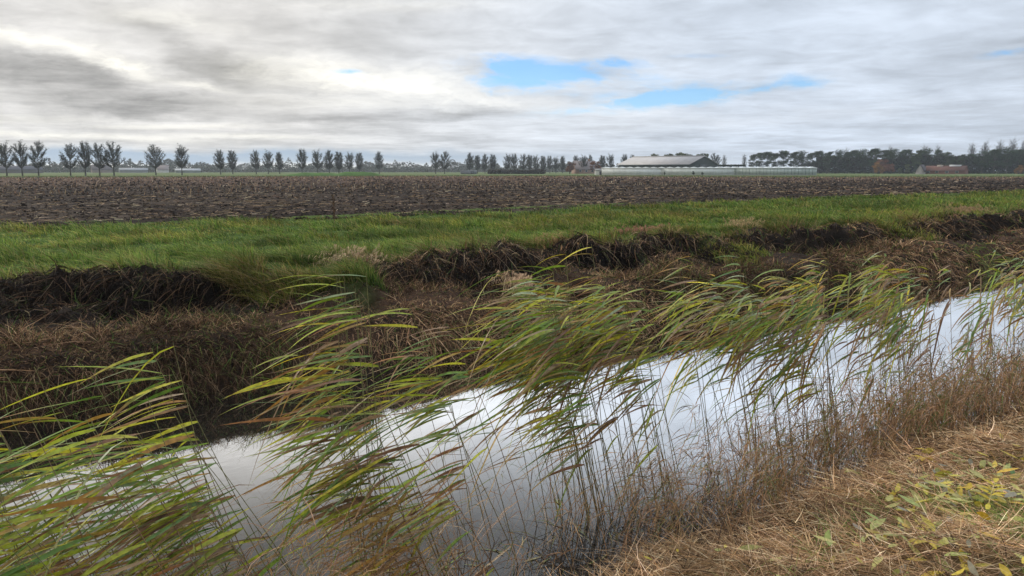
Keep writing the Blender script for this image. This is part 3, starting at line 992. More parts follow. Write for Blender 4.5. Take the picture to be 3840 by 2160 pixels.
# ------------------------------------------------------------------ trees
def bare_tree_meshes(seed, H=12.0, wid=5.0, fork=.28, dens=1.0, col=(.036, .040, .030)):
    """upswept, nearly leafless roadside tree"""
    global rng
    keep = rng; rng = np.random.default_rng(seed)
    tr = Geo(); cr = Geo()
    bark = np.array([.06, .055, .045])
    lean = rng.normal(0, .25, 2)
    zt = np.linspace(0, 1, 7)
    path = np.stack([lean[0] * zt ** 2, lean[1] * zt ** 2, H * .86 * zt], 1)
    tr.add(*tube(path, np.interp(zt, [0, .08, .35, 1], [.30, .21, .17, .03]), 7, bark))
    nl = int(22 + rng.integers(0, 6))
    tips = []
    for k in range(nl):
        ze = fork + .10 + (.98 - fork - .10) * (k / (nl - 1)) ** .9 + rng.normal(0, .02)
        a = k * 2.4 + rng.normal(0, .3)
        reach = wid * .5 * rng.uniform(.7, 1.08) * np.interp(ze, [fork + .1, .5, .68, .85, 1.0], [.62, .95, 1.0, .72, .22])
        rise = H * rng.uniform(.20, .34)
        h0 = max(ze * H - rise, fork * H * rng.uniform(.85, 1.1)); rise = max(ze * H - h0, .4)
        h0 = min(h0, .83 * H)
        t = np.linspace(0, 1, 6)
        px = np.interp(h0, path[:, 2], path[:, 0]); py = np.interp(h0, path[:, 2], path[:, 1])
        pth = np.stack([px + math.cos(a) * reach * t ** .75, py + math.sin(a) * reach * t ** .75, h0 + rise * t ** 1.15], 1)
        tr.add(*tube(pth, np.interp(t, [0, 1], [.10, .025]), 5, bark))
        n = int(75 * dens)
        tt = rng.uniform(.12, 1.0, n)
        q = np.stack([np.interp(tt, t, pth[:, j]) for j in range(3)], 1)
        d = unit(np.stack([math.cos(a) * .55 + rng.normal(0, .65, n), math.sin(a) * .55 + rng.normal(0, .65, n), rng.uniform(.25, 1.5, n)], 1))
        L = rng.uniform(.6, 1.5, n) * H / 12
        c = pick([col, np.array(col) * .7, np.array(col) * 1.4], n)
        cr.add(*ribbons(q, d, d * 0 + np.array([0, 0, .15]), L, rng.uniform(.035, .07, n), perp_side(d, .3), c, c, 2, 'blade', .4))
        m = int(70 * dens); i = rng.integers(0, n, m)
        e = q[i] + d[i] * (L[i] * rng.uniform(.3, 1.05, m))[:, None]
        d2 = rand_dirs(m, -.4, .9)
        c = pick([col, np.array(col) * 1.5, np.array([.085, .078, .04])], m)
        cr.add(*ribbons(e, d2, d2 * 0, rng.uniform(.2, .42, m), rng.uniform(.10, .22, m), perp_side(d2, .2), c, c, 1, 'flat'))
    a, b = tr.mesh('trunk', M_bark), cr.mesh('crown', M_twig)
    rng = keep
    return a, b


def leafy_tree_meshes(seed, H=14.0, wid=7.0, base=.35, col=(.045, .062, .028), nclump=26, leaf=.32, per=150, spread_top=1.0):
    global rng
    keep = rng; rng = np.random.default_rng(seed)
    tr = Geo(); cr = Geo()
    bark = np.array([.075, .068, .055])
    zt = np.linspace(0, 1, 7)
    lean = rng.normal(0, .5, 2)
    path = np.stack([lean[0] * zt ** 2, lean[1] * zt ** 2, H * .85 * zt], 1)
    tr.add(*tube(path, np.interp(zt, [0, .08, .4, 1], [.34, .24, .19, .05]), 7, bark))
    for k in range(nclump):
        zf = base + (1 - base) * rng.random() ** .8 * .93
        prof = np.interp(zf, [base, base + .25 * (1 - base), .8, 1], [.5, .9, 1.0 * spread_top, .35])
        a = rng.uniform(0, 6.28); rad = wid * .5 * prof * math.sqrt(rng.random())
        cen = np.array([np.interp(zf, zt, path[:, 0]) + math.cos(a) * rad, np.interp(zf, zt, path[:, 1]) + math.sin(a) * rad, H * zf])
        s0 = cen * np.array([.15, .15, 1]) - np.array([0, 0, min(rad * .9, H * zf * .4)])
        tr.add(*tube([s0, .5 * (s0 + cen) + np.array([0, 0, -.1]), cen], [.09, .06, .03], 5, bark))
        size = wid * rng.uniform(.13, .24)
        n = per
        v = rng.normal(0, 1, (n, 3)); v = unit(v) * (rng.random((n, 1)) ** .45) * size * np.array([1.1, 1.1, .75])
        d = rand_dirs(n, -.6, .6)
        tone = rng.uniform(.75, 1.3)
        c = pick([np.array(col) * tone, np.array(col) * tone * 1.35, np.array(col) * tone * .7], n)
        cr.add(*ribbons(cen + v, d, d * 0, rng.uniform(.6, 1.3, n) * leaf, rng.uniform(.5, .9, n) * leaf, perp_side(d, .2), c, c, 1, 'flat'))
    a, b = tr.mesh('trunk', M_bark), cr.mesh('crown', M_twig)
    rng = keep
    return a, b


def plant_tree(proto, name, label, cat, x, y, s, rz, group, sz=None):
    t = thing(name, label, cat, (x, y, LAND_Z - .06), group, rz)
    t.scale = (s, s, sz or s)
    link('trunk', proto[0], t); link('crown', proto[1], t)
    return t


def trees():
    bare = [bare_tree_meshes(100 + k, 12, w, fk, d) for k, (w, fk, d) in enumerate([(5.8, .23, 1.15), (4.9, .21, 1.25), (6.6, .22, 1.1), (4.4, .2, 1.3), (7.8, .24, 1.25)])]
    # column in the survey photo, height in its pixels, which prototype, description
    row = [(25, 114, 0), (83, 114, 0), (144, 112, 2), (264, 113, 2), (320, 116, 1), (373, 118, 2), (427, 118, 4), (584, 107, 4), (682, 108, 0),
           (827, 96, 1), (873, 90, 3), (961, 90, 1), (1006, 87, 0), (1049, 83, 3), (1133, 97, 1), (1192, 95, 0), (1235, 93, 1), (1271, 91, 3),
           (1311, 84, 0), (1348, 80, 3), (1422, 82, 1), (1634, 85, 0), (1667, 88, 2)]
    row2 = [(1762, 80, 1), (1791, 74, 3), (1819, 74, 1), (1848, 73, 3), (1903, 74, 0), (1929, 78, 1), (1964, 78, 2), (1986, 71, 3), (2010, 69, 0), (2037, 69, 3),
            (2062, 67, 1), (2085, 67, 0), (2110, 66, 3), (2158, 74, 1), (2186, 76, 0), (2212, 74, 1), (2258, 73, 3), (2287, 75, 0), (2343, 72, 1), (2370, 71, 3)]
    names = {0: 'bare oval crowned tree', 1: 'bare slim upright tree', 2: 'bare wide limbed tree',
             3: 'bare narrow tree', 4: 'bare broad crowned tree'}
    for lst, grp, where in ((row, 'bare roadside trees along the far end of the field', 'the spaced roadside row'),
                            (row2, 'closely planted bare trees left of the barn', 'the close row')):
        for i, (px, h, k) in enumerate(lst):
            r = 12 * 2957 / h if lst is row else 11.5 * 2957 / h
            p = at(uu(px), r)
            H = 12 if lst is row else 11.5
            s = H / 12 * .93
            plant_tree(bare[k], 'roadside_tree', f"{names[k]}, {ordinal(i)} from the left in {where}", 'tree', p[0], p[1], s, rng.uniform(0, 6.28), grp, s * rng.uniform(.94, 1.05))
    # leafy wood on the right
    wood = [leafy_tree_meshes(200 + k, 14, w, b, c, n, .34, 130) for k, (w, b, c, n) in enumerate([
        (7.5, .34, (.036, .056, .022), 38), (6.5, .30, (.044, .062, .026), 38), (9, .28, (.032, .050, .02), 46), (7.0, .22, (.045, .062, .02), 38)])]
    xs_ = [(2822, 72, 1), (2846, 78, 1), (2878, 80, 0), (2906, 76, 1), (2937, 84, 0), (2972, 80, 1), (3007, 82, 2), (3036, 76, 1), (3068, 82, 0), (3101, 80, 1), (3140, 84, 2),
           (3176, 79, 1), (3202, 84, 0), (3241, 86, 2), (3277, 89, 0), (3320, 84, 1), (3355, 86, 2), (3395, 84, 0), (3440, 84, 3), (3472, 86, 2), (3515, 84, 3), (3552, 76, 3),
           (3600, 78, 1), (3640, 78, 0), (3681, 90, 2), (3727, 96, 0), (3773, 102, 2), (3815, 94, 0), (3850, 92, 2)]
    wn = {0: 'dark green tree with a rounded crown', 1: 'high crowned olive tree', 2: 'broad dark green tree', 3: 'bushy olive green tree'}
    for i, (px, h, k) in enumerate(xs_):
        r = 500 + rng.uniform(-12, 12)
        p = at(uu(px), r)
        s = h * r / 2957 / 14.0 * (.94 if px < 3600 else .80)
        plant_tree(wood[k], 'woodland_tree', f"{wn[k]}, {ordinal(i)} from the left along the wood", 'tree', p[0], p[1], s, rng.uniform(0, 6.28), 'trees along the edge of the right hand wood')
    # thin bare poplars rising behind the wood
    thin = bare_tree_meshes(140, 17, 4.5, .3, .45, (.085, .078, .068))
    for i, (px, h) in enumerate([(2714, 76), (2790, 78), (3170, 98), (3334, 104), (3460, 106), (3512, 104), (3640, 112), (3690, 118), (3742, 120), (3793, 126), (3836, 122)]):
        r = 560.0; p = at(uu(px), r); s = h * r / 2957 / 17 * .84
        plant_tree(thin, 'bare_poplar', f"thin leafless poplar, {ordinal(i)} from the left of those by the wood", 'tree', p[0], p[1], s, rng.uniform(0, 6.28), 'thin bare poplars by the wood')
    # understorey of the wood: a dark mass
    g = Geo(); n = 40000
    px = rng.uniform(3030, 3900, n); r = rng.uniform(496, 545, n)
    u = uu(px); d = FWD[None] + RGT[None] * u[:, None]; d = unit(d)
    hh = (7.5 + 3.5 * fbm(px * .02, px * 0, 171, 3)) * np.where(px < 3060, .6, 1)
    z = LAND_Z + hh * rng.random(n) ** .8
    q = np.stack([d[:, 0] * r, d[:, 1] * r, z], 1); dd = rand_dirs(n, -.6, .6)
    c = pick([(.02, .03, .015), (.03, .036, .018), (.035, .03, .02)], n)
    g.add(*ribbons(q, dd, dd * 0, rng.uniform(.5, 1.0, n), rng.uniform(.35, .7, n), perp_side(dd, .2), c, c, 1, 'flat'))
    tag(g.build('undergrowth', M_twig), 'dark undergrowth filling the wood between the trunks', 'undergrowth', kind='stuff')
    # autumn coloured and other single trees and bushes
    autumn = leafy_tree_meshes(220, 6, 5.2, .12, (.22, .115, .03), 22, .30, 130)
    rust = leafy_tree_meshes(221, 6, 5.0, .12, (.15, .068, .038), 20, .30, 130)
    olive = leafy_tree_meshes(222, 6, 4.2, .1, (.075, .085, .035), 20, .28, 130)
    dark = leafy_tree_meshes(223, 6, 4.0, .06, (.03, .045, .025), 22, .26, 130)
    tallg = leafy_tree_meshes(224, 10, 3.2, .1, (.05, .05, .03), 22, .3, 120)
    singles = [
        ('autumn_tree', 'orange autumn tree, the brightest one in front of the dark wood', autumn, 3293, 470, 1.05),
        ('autumn_tree', 'dusky red brown tree just right of the orange one', rust, 3342, 474, .88),
        ('autumn_tree', 'thin rusty tree rising behind the orange one', rust, 3310, 482, 1.3),
        ('garden_tree', 'pale olive bush in the garden left of the brick farmhouse', olive, 3403, 470, .82),
        ('garden_tree', 'dark conifer bush against the white gable of the farmhouse', dark, 3438, 466, .86),
        ('garden_tree', 'low grey green bush between the red brown tree and the olive one', olive, 3374, 468, .5),
        ('autumn_tree', 'rust orange tree left of the close bare trees before the barn', rust, 2137, 440, 1.05),
        ('autumn_tree', 'rust orange tree close to the left end of the greenhouse', rust, 2236, 430, 1.12),
        ('garden_tree', 'dark round bush under the trees left of the greenhouse', dark, 2300, 425, .8),
        ('garden_tree', 'yellow olive tree top showing over the middle of the barn roof', olive, 2545, 480, 2.0),
        ('garden_tree', 'bushy olive tree at the right end of the barn', bare[4], 2680, 400, .82),
        ('orchard_bush', 'small dark bush before the left part of the greenhouse', dark, 2492, 296, .21),
        ('orchard_bush', 'small round bush before the middle of the greenhouse', dark, 2600, 296, .25),
        ('orchard_bush', 'smallest bush just right of the round one by the greenhouse', dark, 2634, 296, .21),
        ('garden_tree', 'orange leaved sapling at the right margin of the wood', autumn, 3822, 470, .75),
    ]
    for nm, lab, pr, px, r, s in singles:
        p = at(uu(px), r)
        plant_tree(pr, nm, lab, 'bush' if 'bush' in lab else 'tree', p[0], p[1], s, rng.uniform(0, 6.28), 'single trees and bushes round the farm')
    for i, px in enumerate([2432, 2456, 2480, 2502, 2522, 2578, 2606, 2630]):
        p = at(uu(px), 470)
        plant_tree(olive if i % 2 else tallg, 'garden_tree', f"tree top peeping over the barn roof, {ordinal(i)} from the left", 'tree', p[0], p[1], 1.85 if i % 2 else 1.1, i * 1.3, 'tree tops behind the barn')
    for i in range(11):
        p = at(uu(2692 + i * 9.6), 380)
        plant_tree(dark, 'clipped_tree', f"small clipped tree, {ordinal(i)} from the left in the low line beside the barn", 'tree', p[0], p[1], .62, i, 'low clipped trees right of the barn', .75)
    # hedges left of the barn
    g = Geo(); n = 5000
    px = rng.uniform(1830, 2045, n); r = rng.uniform(396, 400, n); d = unit(FWD[None] + RGT[None] * uu(px)[:, None])
    z = LAND_Z + rng.random(n) * (1.6 + .9 * fbm(px * .05, px * 0, 181, 2))
    dd = rand_dirs(n, -.6, .6); c = pick([(.05, .032, .024), (.065, .045, .03), (.035, .04, .022)], n)
    g.add(*ribbons(np.stack([d[:, 0] * r, d[:, 1] * r, z], 1), dd, dd * 0, rng.uniform(.3, .6, n), rng.uniform(.2, .4, n), perp_side(dd), c, c, 1, 'flat'))
    tag(g.build('hedge', M_twig), 'long low dark brown hedge in front of the close tree row', 'hedge')
    # far hazy poplars
    pop = leafy_tree_meshes(230, 16, 3.2, .08, (.05, .058, .035), 26, .45, 110, .7)
    for i, (px, h) in enumerate([(188, 48), (232, 34), (470, 40), (490, 48), (552, 36), (618, 44), (641, 46), (740, 36)]):
        r = 900.0; p = at(uu(px), r); s = h * r / 2957 / 16
        plant_tree(pop, 'distant_poplar', f"hazy columnar poplar, {ordinal(i)} from the left beyond the roadside trees", 'tree', p[0], p[1], s, i, 'hazy distant poplars')


def treeline():
    g = Geo(); n = 120000
    px = rng.uniform(-120, 2500, n); r = rng.uniform(760, 1150, n)
    u = uu(px); d = unit(FWD[None] + RGT[None] * u[:, None])
    hh = 1.5 + 22 * np.maximum(fbm(px * .013, np.floor(r / 90) * 3.7, 191, 3) - .42, 0) + 9 * np.maximum(vnoise(px * .06, np.floor(r / 90) * 1.7, 192) - .45, 0)
    hh = np.maximum(hh, 1.0)
    z = LAND_Z + hh * rng.random(n) ** .8
    q = np.stack([d[:, 0] * r, d[:, 1] * r, z], 1); dd = rand_dirs(n, -.6, .6)
    c = pick([(.045, .055, .032), (.06, .062, .038), (.07, .06, .045)], n)
    g.add(*ribbons(q, dd, dd * 0, rng.uniform(.7, 1.6, n), rng.uniform(.5, 1.2, n), perp_side(dd, .2), c, c, 1, 'flat'))
    tag(g.build('treeline', M_twig), 'far off hazy belt of trees along the horizon', 'trees', kind='stuff')


# ------------------------------------------------------------------ buildings
def gable(L, W, He, Hr, over=.4):
    """long axis x; returns wall verts/faces and roof verts/faces (roof slabs with thickness)."""
    l, w = L / 2, W / 2
    v = np.array([[-l, -w, 0], [l, -w, 0], [l, w, 0], [-l, w, 0], [-l, -w, He], [l, -w, He], [l, w, He], [-l, w, He], [-l, 0, Hr], [l, 0, Hr]], float)
    q = np.array([[0, 1, 5, 4], [2, 3, 7, 6], [1, 2, 6, 5], [3, 0, 4, 7]]); tr = np.array([[5, 6, 9], [7, 4, 8]])
    sl = (Hr - He) / w
    lo = l + over; wo = w + over; zo = He - over * sl; t = .16
    rv = np.array([[-lo, -wo, zo + .03], [lo, -wo, zo + .03], [lo, 0, Hr + .03], [-lo, 0, Hr + .03], [lo, wo, zo + .03], [-lo, wo, zo + .03]], float)
    rv = np.concatenate([rv, rv + np.array([0, 0, t])])
    rf = np.array([[0, 3, 2, 1], [3, 5, 4, 2], [6, 7, 8, 9], [9, 8, 10, 11], [0, 1, 7, 6], [5, 11, 10, 4], [1, 2, 8, 7], [2, 4, 10, 8], [3, 0, 6, 9], [5, 3, 9, 11]])
    return (v, [q, tr]), (rv, rf)


def heading_rz(u, turn):
    """rotation so that local -y faces the viewer, then turned"""
    d = FWD + RGT * u
    return math.atan2(d[1], d[0]) - math.pi / 2 + turn


def add_box(g, b, col):
    v, f = b
    g.add(v, f, col)


def buildings():
    # barn
    p = at(uu(2502), 352)
    rz = heading_rz(uu(2502), RAD(-34))
    t = thing('barn', 'big barn with a pale grey sheet roof and dark green black walls', 'barn', (p[0], p[1], LAND_Z - .06), None, rz)
    L, W, He, Hr = 36.0, 22.0, 4.3, 7.6
    (v, fs), (rv, rf) = gable(L, W, He, Hr, .5)
    Geo().add(v, fs, (.026, .036, .034)).build('wall', M_sheet, t)
    roof = Geo().add(rv, rf, (.30, .285, .28)).build('roof', M_sheet, t)
    add = Geo(); add_box(add, box(-L / 2 - .3, L / 2 + .3, -.35, .35, Hr + .20, Hr + .42), (.40, .40, .40)); add.build('ridge_cap', M_sheet, roof)
    g = Geo(); add_box(g, box(-L / 2 - .45, L / 2 + .45, -W / 2 - .75, -W / 2 - .56, He - .28, He - .05), (.16, .18, .18)); g.build('gutter', M_build, t)
    g = Geo(); add_box(g, box(L / 2 + .004, L / 2 + .10, -3.2, 3.2, .1, 4.2), (.018, .024, .024)); g.build('door', M_sheet, t)
    # greenhouse: three sections under one gutter line
    p = at(uu(2650), 310)
    u0 = uu(2650)
    rz = heading_rz(u0, RAD(3))
    t = thing('greenhouse', 'long low whitish greenhouse in front of the barn', 'greenhouse', (p[0], p[1], LAND_Z - .06), None, rz)
    L = 79.0; H = 2.75; D = 14.0
    l = L / 2
    x1, x2 = -l + L * .285, -l + L * .626
    secs = [(-l, x1, (.66, .67, .66), 'pale plain sheet front', 9.0), (x1 + .02, x2 - .02, (.55, .58, .57), 'glazed front with close ribs', 2.4), (x2, l, (.38, .43, .41), 'greenish glass front with posts', 1.25)]
    for a, b, col, lab, step in secs:
        g = Geo(); add_box(g, box(a, b, 0, D, .25, H - .2), col)
        o = g.build('glazing', M_glaze, t); o['label'] = lab
        for x in np.arange(a + step * .5, b - .2, step):
            pg = Geo(); add_box(pg, box(x - .05, x + .05, -.06, -.003, .25, H - .2), np.array((.55, .57, .55)) if step > 1.3 else np.array((.10, .14, .125)))
            pg.build('post', M_build, t)
    g = Geo(); add_box(g, box(-l - .03, l + .03, -.03, D + .03, 0, .25), (.30, .31, .29)); g.build('plinth', M_build, t)
    # low pitched roof bays
    g = Geo(); nb = 26; bw = L / nb
    for k in range(nb):
        a = -l + k * bw
        v = np.array([[a, -.1, H], [a + bw, -.1, H], [a + bw / 2, -.1, H + .42], [a, D, H], [a + bw, D, H], [a + bw / 2, D, H + .42]], float)
        g.add(v, [np.array([[0, 2, 5, 3], [1, 4, 5, 2]]), np.array([[0, 1, 2], [3, 5, 4]])], (.50, .54, .54))
    g.build('roof', M_glaze, t)
    g = Geo(); add_box(g, box(-l - .1, l + .1, -.28, -.07, H - .2, H + .06), (.66, .68, .68)); g.build('gutter', M_build, t)
    # small white pump house at the greenhouse's left end
    p = at(uu(2246), 316)
    t = thing('shed', 'small whitish shed at the left end of the greenhouse', 'shed', (p[0], p[1], LAND_Z - .06), 'farm sheds', heading_rz(uu(2246), .1))
    (v, fs), (rv, rf) = gable(3.0, 2.6, 1.7, 2.3, .15)
    Geo().add(v, fs, (.5, .5, .47)).build('wall', M_build, t); Geo().add(rv, rf, (.2, .2, .2)).build('roof', M_build, t)
    g = Geo(); add_box(g, box(.1, 1.0, -1.36, -1.303, .05, 1.5), (.06, .06, .07)); g.build('door', M_build, t)
    # dark roofed farmhouse hidden in the trees
    p = at(uu(2190), 450)
    t = thing('farmhouse', 'farmhouse with a steep grey roof half hidden by the trees left of the greenhouse', 'house', (p[0], p[1], LAND_Z - .06), None, heading_rz(uu(2190), .3))
    (v, fs), (rv, rf) = gable(12, 9, 2.6, 7.0, .4)
    Geo().add(v, fs, (.25, .17, .13)).build('wall', M_build, t)
    rf_o = Geo().add(rv, rf, (.17, .15, .15)).build('roof', M_build, t)
    g = Geo(); add_box(g, box(2.5, 3.3, -.4, .4, 6.6, 8.2), (.22, .14, .11)); g.build('chimney', M_build, rf_o)
    for x in (-3.5, 0, 3.5):
        f = Geo(); add_box(f, box(x - .65, x + .65, -4.56, -4.503, .9, 2.2), (.6, .6, .57)); fo = f.build('window', M_build, t)
        pn = Geo(); add_box(pn, box(x - .55, x + .55, -4.60, -4.563, 1.0, 2.1), (.04, .05, .06)); pn.build('pane', M_glaze, fo)
    # grey shed in the close tree row
    p = at(uu(1757), 400)
    t = thing('shed', 'flat grey shed under the first trees of the close row', 'shed', (p[0], p[1], LAND_Z - .06), 'farm sheds', heading_rz(uu(1757), .05))
    g = Geo(); add_box(g, box(-4, 4, -2, 2, 0, 1.7), (.16, .17, .19)); g.build('wall', M_sheet, t)
    g = Geo(); add_box(g, box(-4.2, 4.2, -2.2, 2.2, 1.703, 1.9), (.30, .31, .33)); g.build('roof', M_sheet, t)
    g = Geo(); add_box(g, box(1.0, 2.6, -2.06, -2.003, .05, 1.5), (.08, .09, .1)); g.build('door', M_sheet, t)
    # red brick farm on the right
    p = at(uu(3548), 462)
    t = thing('brick_house', 'long low farmhouse with red brown tiled roof before the wood', 'house', (p[0], p[1], LAND_Z - .06), None, heading_rz(uu(3548), RAD(-12)))
    (v, fs), (rv, rf) = gable(18, 11, 1.7, 4.0, .4)
    Geo().add(v, fs, (.16, .075, .055)).build('wall', M_build, t)
    ro = Geo().add(rv, rf, (.10, .055, .045)).build('roof', M_build, t)
    g = Geo(); add_box(g, box(1.5, 6.5, -1.0, 1.1, 3.6, 4.6), (.42, .44, .45)); g.build('dormer', M_sheet, ro)
    g = Geo(); add_box(g, box(-4.0, -1.4, -1.5, -.2, 3.2, 4.6), (.30, .26, .22)); g.build('chimney', M_build, ro)
    for x in (-7, -3, 1.5, 6):
        f = Geo(); add_box(f, box(x - .8, x + .8, -5.56, -5.503, .5, 1.5), (.5, .5, .47)); fo = f.build('window', M_build, t)
        pn = Geo(); add_box(pn, box(x - .7, x + .7, -5.60, -5.563, .6, 1.4), (.04, .05, .06)); pn.build('pane', M_glaze, fo)
    p = at(uu(3456), 458)
    t = thing('cottage', 'small cottage with a pale pointed gable left of the brick farmhouse', 'house', (p[0], p[1], LAND_Z - .06), None, heading_rz(uu(3456), RAD(78)))
    (v, fs), (rv, rf) = gable(8, 3.6, 1.6, 4.6, .3)
    Geo().add(v, fs, (.30, .28, .27)).build('wall', M_build, t)
    Geo().add(rv, rf, (.07, .065, .07)).build('roof', M_build, t)
    # far farms and sheds in the haze, left
    far_list = [
        ('distant_shed', 'hazy white roofed shed behind the fan crowned roadside trees', 500, 700, 20, 9, 2.0, 3.6, (.26, .27, .28), (.2, .2, .2)),
        ('distant_shed', 'long white roofed shed low on the horizon right of the lone tree pair', 704, 640, 17, 8, 1.8, 3.0, (.36, .37, .38), (.2, .22, .2)),
        ('distant_shed', 'dark roofed farm shed at the left end of the horizon', 70, 620, 26, 10, 2.4, 4.6, (.08, .08, .09), (.12, .11, .10)),
        ('distant_house', 'dark roofed house in the haze left of the first white shed', 380, 720, 14, 9, 2.6, 6.0, (.10, .09, .09), (.2, .16, .13)),
        ('distant_shed', 'low grey shed in the haze at the far left', 8, 640, 14, 8, 2.2, 4.0, (.16, .15, .15), (.2, .18, .17)),
        ('distant_house', 'pale walled house far beyond the gap in the roadside trees', 610, 760, 9, 8, 2.6, 6.2, (.2, .17, .16), (.5, .48, .45)),
    ]
    for nm, lab, px, r, L, W, He, Hr, rc, wc in far_list:
        p = at(uu(px), r)
        t = thing(nm, lab, 'shed' if 'shed' in nm else 'house', (p[0], p[1], LAND_Z - .06), 'distant farm buildings', heading_rz(uu(px), .12))
        (v, fs), (rv, rf) = gable(L, W, He, Hr, .4)
        Geo().add(v, fs, wc).build('wall', M_build, t)
        Geo().add(rv, rf, rc).build('roof', M_build, t)


def mounds():
    # grassed heaps before the roadside trees
    for px, r, L, W, h in ((1185, 282, 23, 8, 1.0), (1342, 268, 17, 7, 1.35)):
        p = at(uu(px), r)
        xs_ = np.linspace(-L / 2, L / 2, 50); ys_ = np.linspace(-W / 2, W / 2, 20)
        X, Y = np.meshgrid(xs_, ys_)
        Z = h * np.clip(1 - (2 * X / L) ** 2, 0, 1) ** .7 * np.clip(1 - (2 * Y / W) ** 2, 0, 1) * (.75 + .5 * fbm(X * .25, Y * .25, 7, 3)) - .05
        V = np.stack([X, Y, Z], -1).reshape(-1, 3); i = np.arange(19)[:, None] * 50 + np.arange(49)[None]
        F = np.stack([i, i + 1, i + 51, i + 50], -1).reshape(-1, 4)
        o = link('hill', make_mesh('hill', V, [F], np.tile([.06, .11, .03], (len(V), 1)), M_meadow, True))
        o.location = (p[0], p[1], LAND_Z - .05); o.rotation_euler = (0, 0, heading_rz(uu(px), 0))
        tag(o, kind='structure')
    # longer grass on the verge at the far end of the field
    n = 30000
    ph = bearings(n, 18, 92)
    tp = 1 / np.tan(ph)
    yf = np.full(n, 150.0)
    for _ in range(60):
        yf = .7 * yf + .3 * far_y(yf * tp)
    Y = yf + rng.exponential(9, n); X = Y * tp
    D = rand_dirs(n, .6, 1); r = np.hypot(X, Y)
    c = pick([(.05, .09, .025), (.08, .12, .035), (.11, .12, .05)], n)
    v, f, c = ribbons(np.stack([X, Y, np.full(n, LAND_Z - .05)], 1), D, D * 0, rng.uniform(.12, .5, n), r * .0006, perp_side(D), c, c, 1)
    tag(Geo().add(v, f, c).build('grass', M_grass), 'rough green verge along the far end of the ploughed field', 'grass', kind='stuff')


far_grass(); far_dead(); bank_tangle(); clods(); stubble(); near_thatch(); leaf_things(); reeds(); reed_belt(); debris(); plumes()
trees(); treeline(); buildings(); mounds()


# ------------------------------------------------------------------ haze
def haze():
    v, f = box(-1300, 2200, -120, 2000, -5.2, 32)
    o = link('haze', make_mesh('haze', v, [f]))
    tag(o, 'thin bluish autumn haze over the fields', 'haze', kind='stuff')
    m, nt, out = new_mat('haze_air')
    pv = nt.nodes.new('ShaderNodeVolumePrincipled')
    pv.inputs['Color'].default_value = (.80, .88, .97, 1)
    pv.inputs['Density'].default_value = .0002
    pv.inputs['Anisotropy'].default_value = .2
    nt.links.new(pv.outputs[0], out.inputs['Volume'])
    o.data.materials.append(m)


haze()

# ------------------------------------------------------------------ sky
SUN_EL, SUN_BEAR = RAD(26), RAD(-58)          # bearing left of the heading


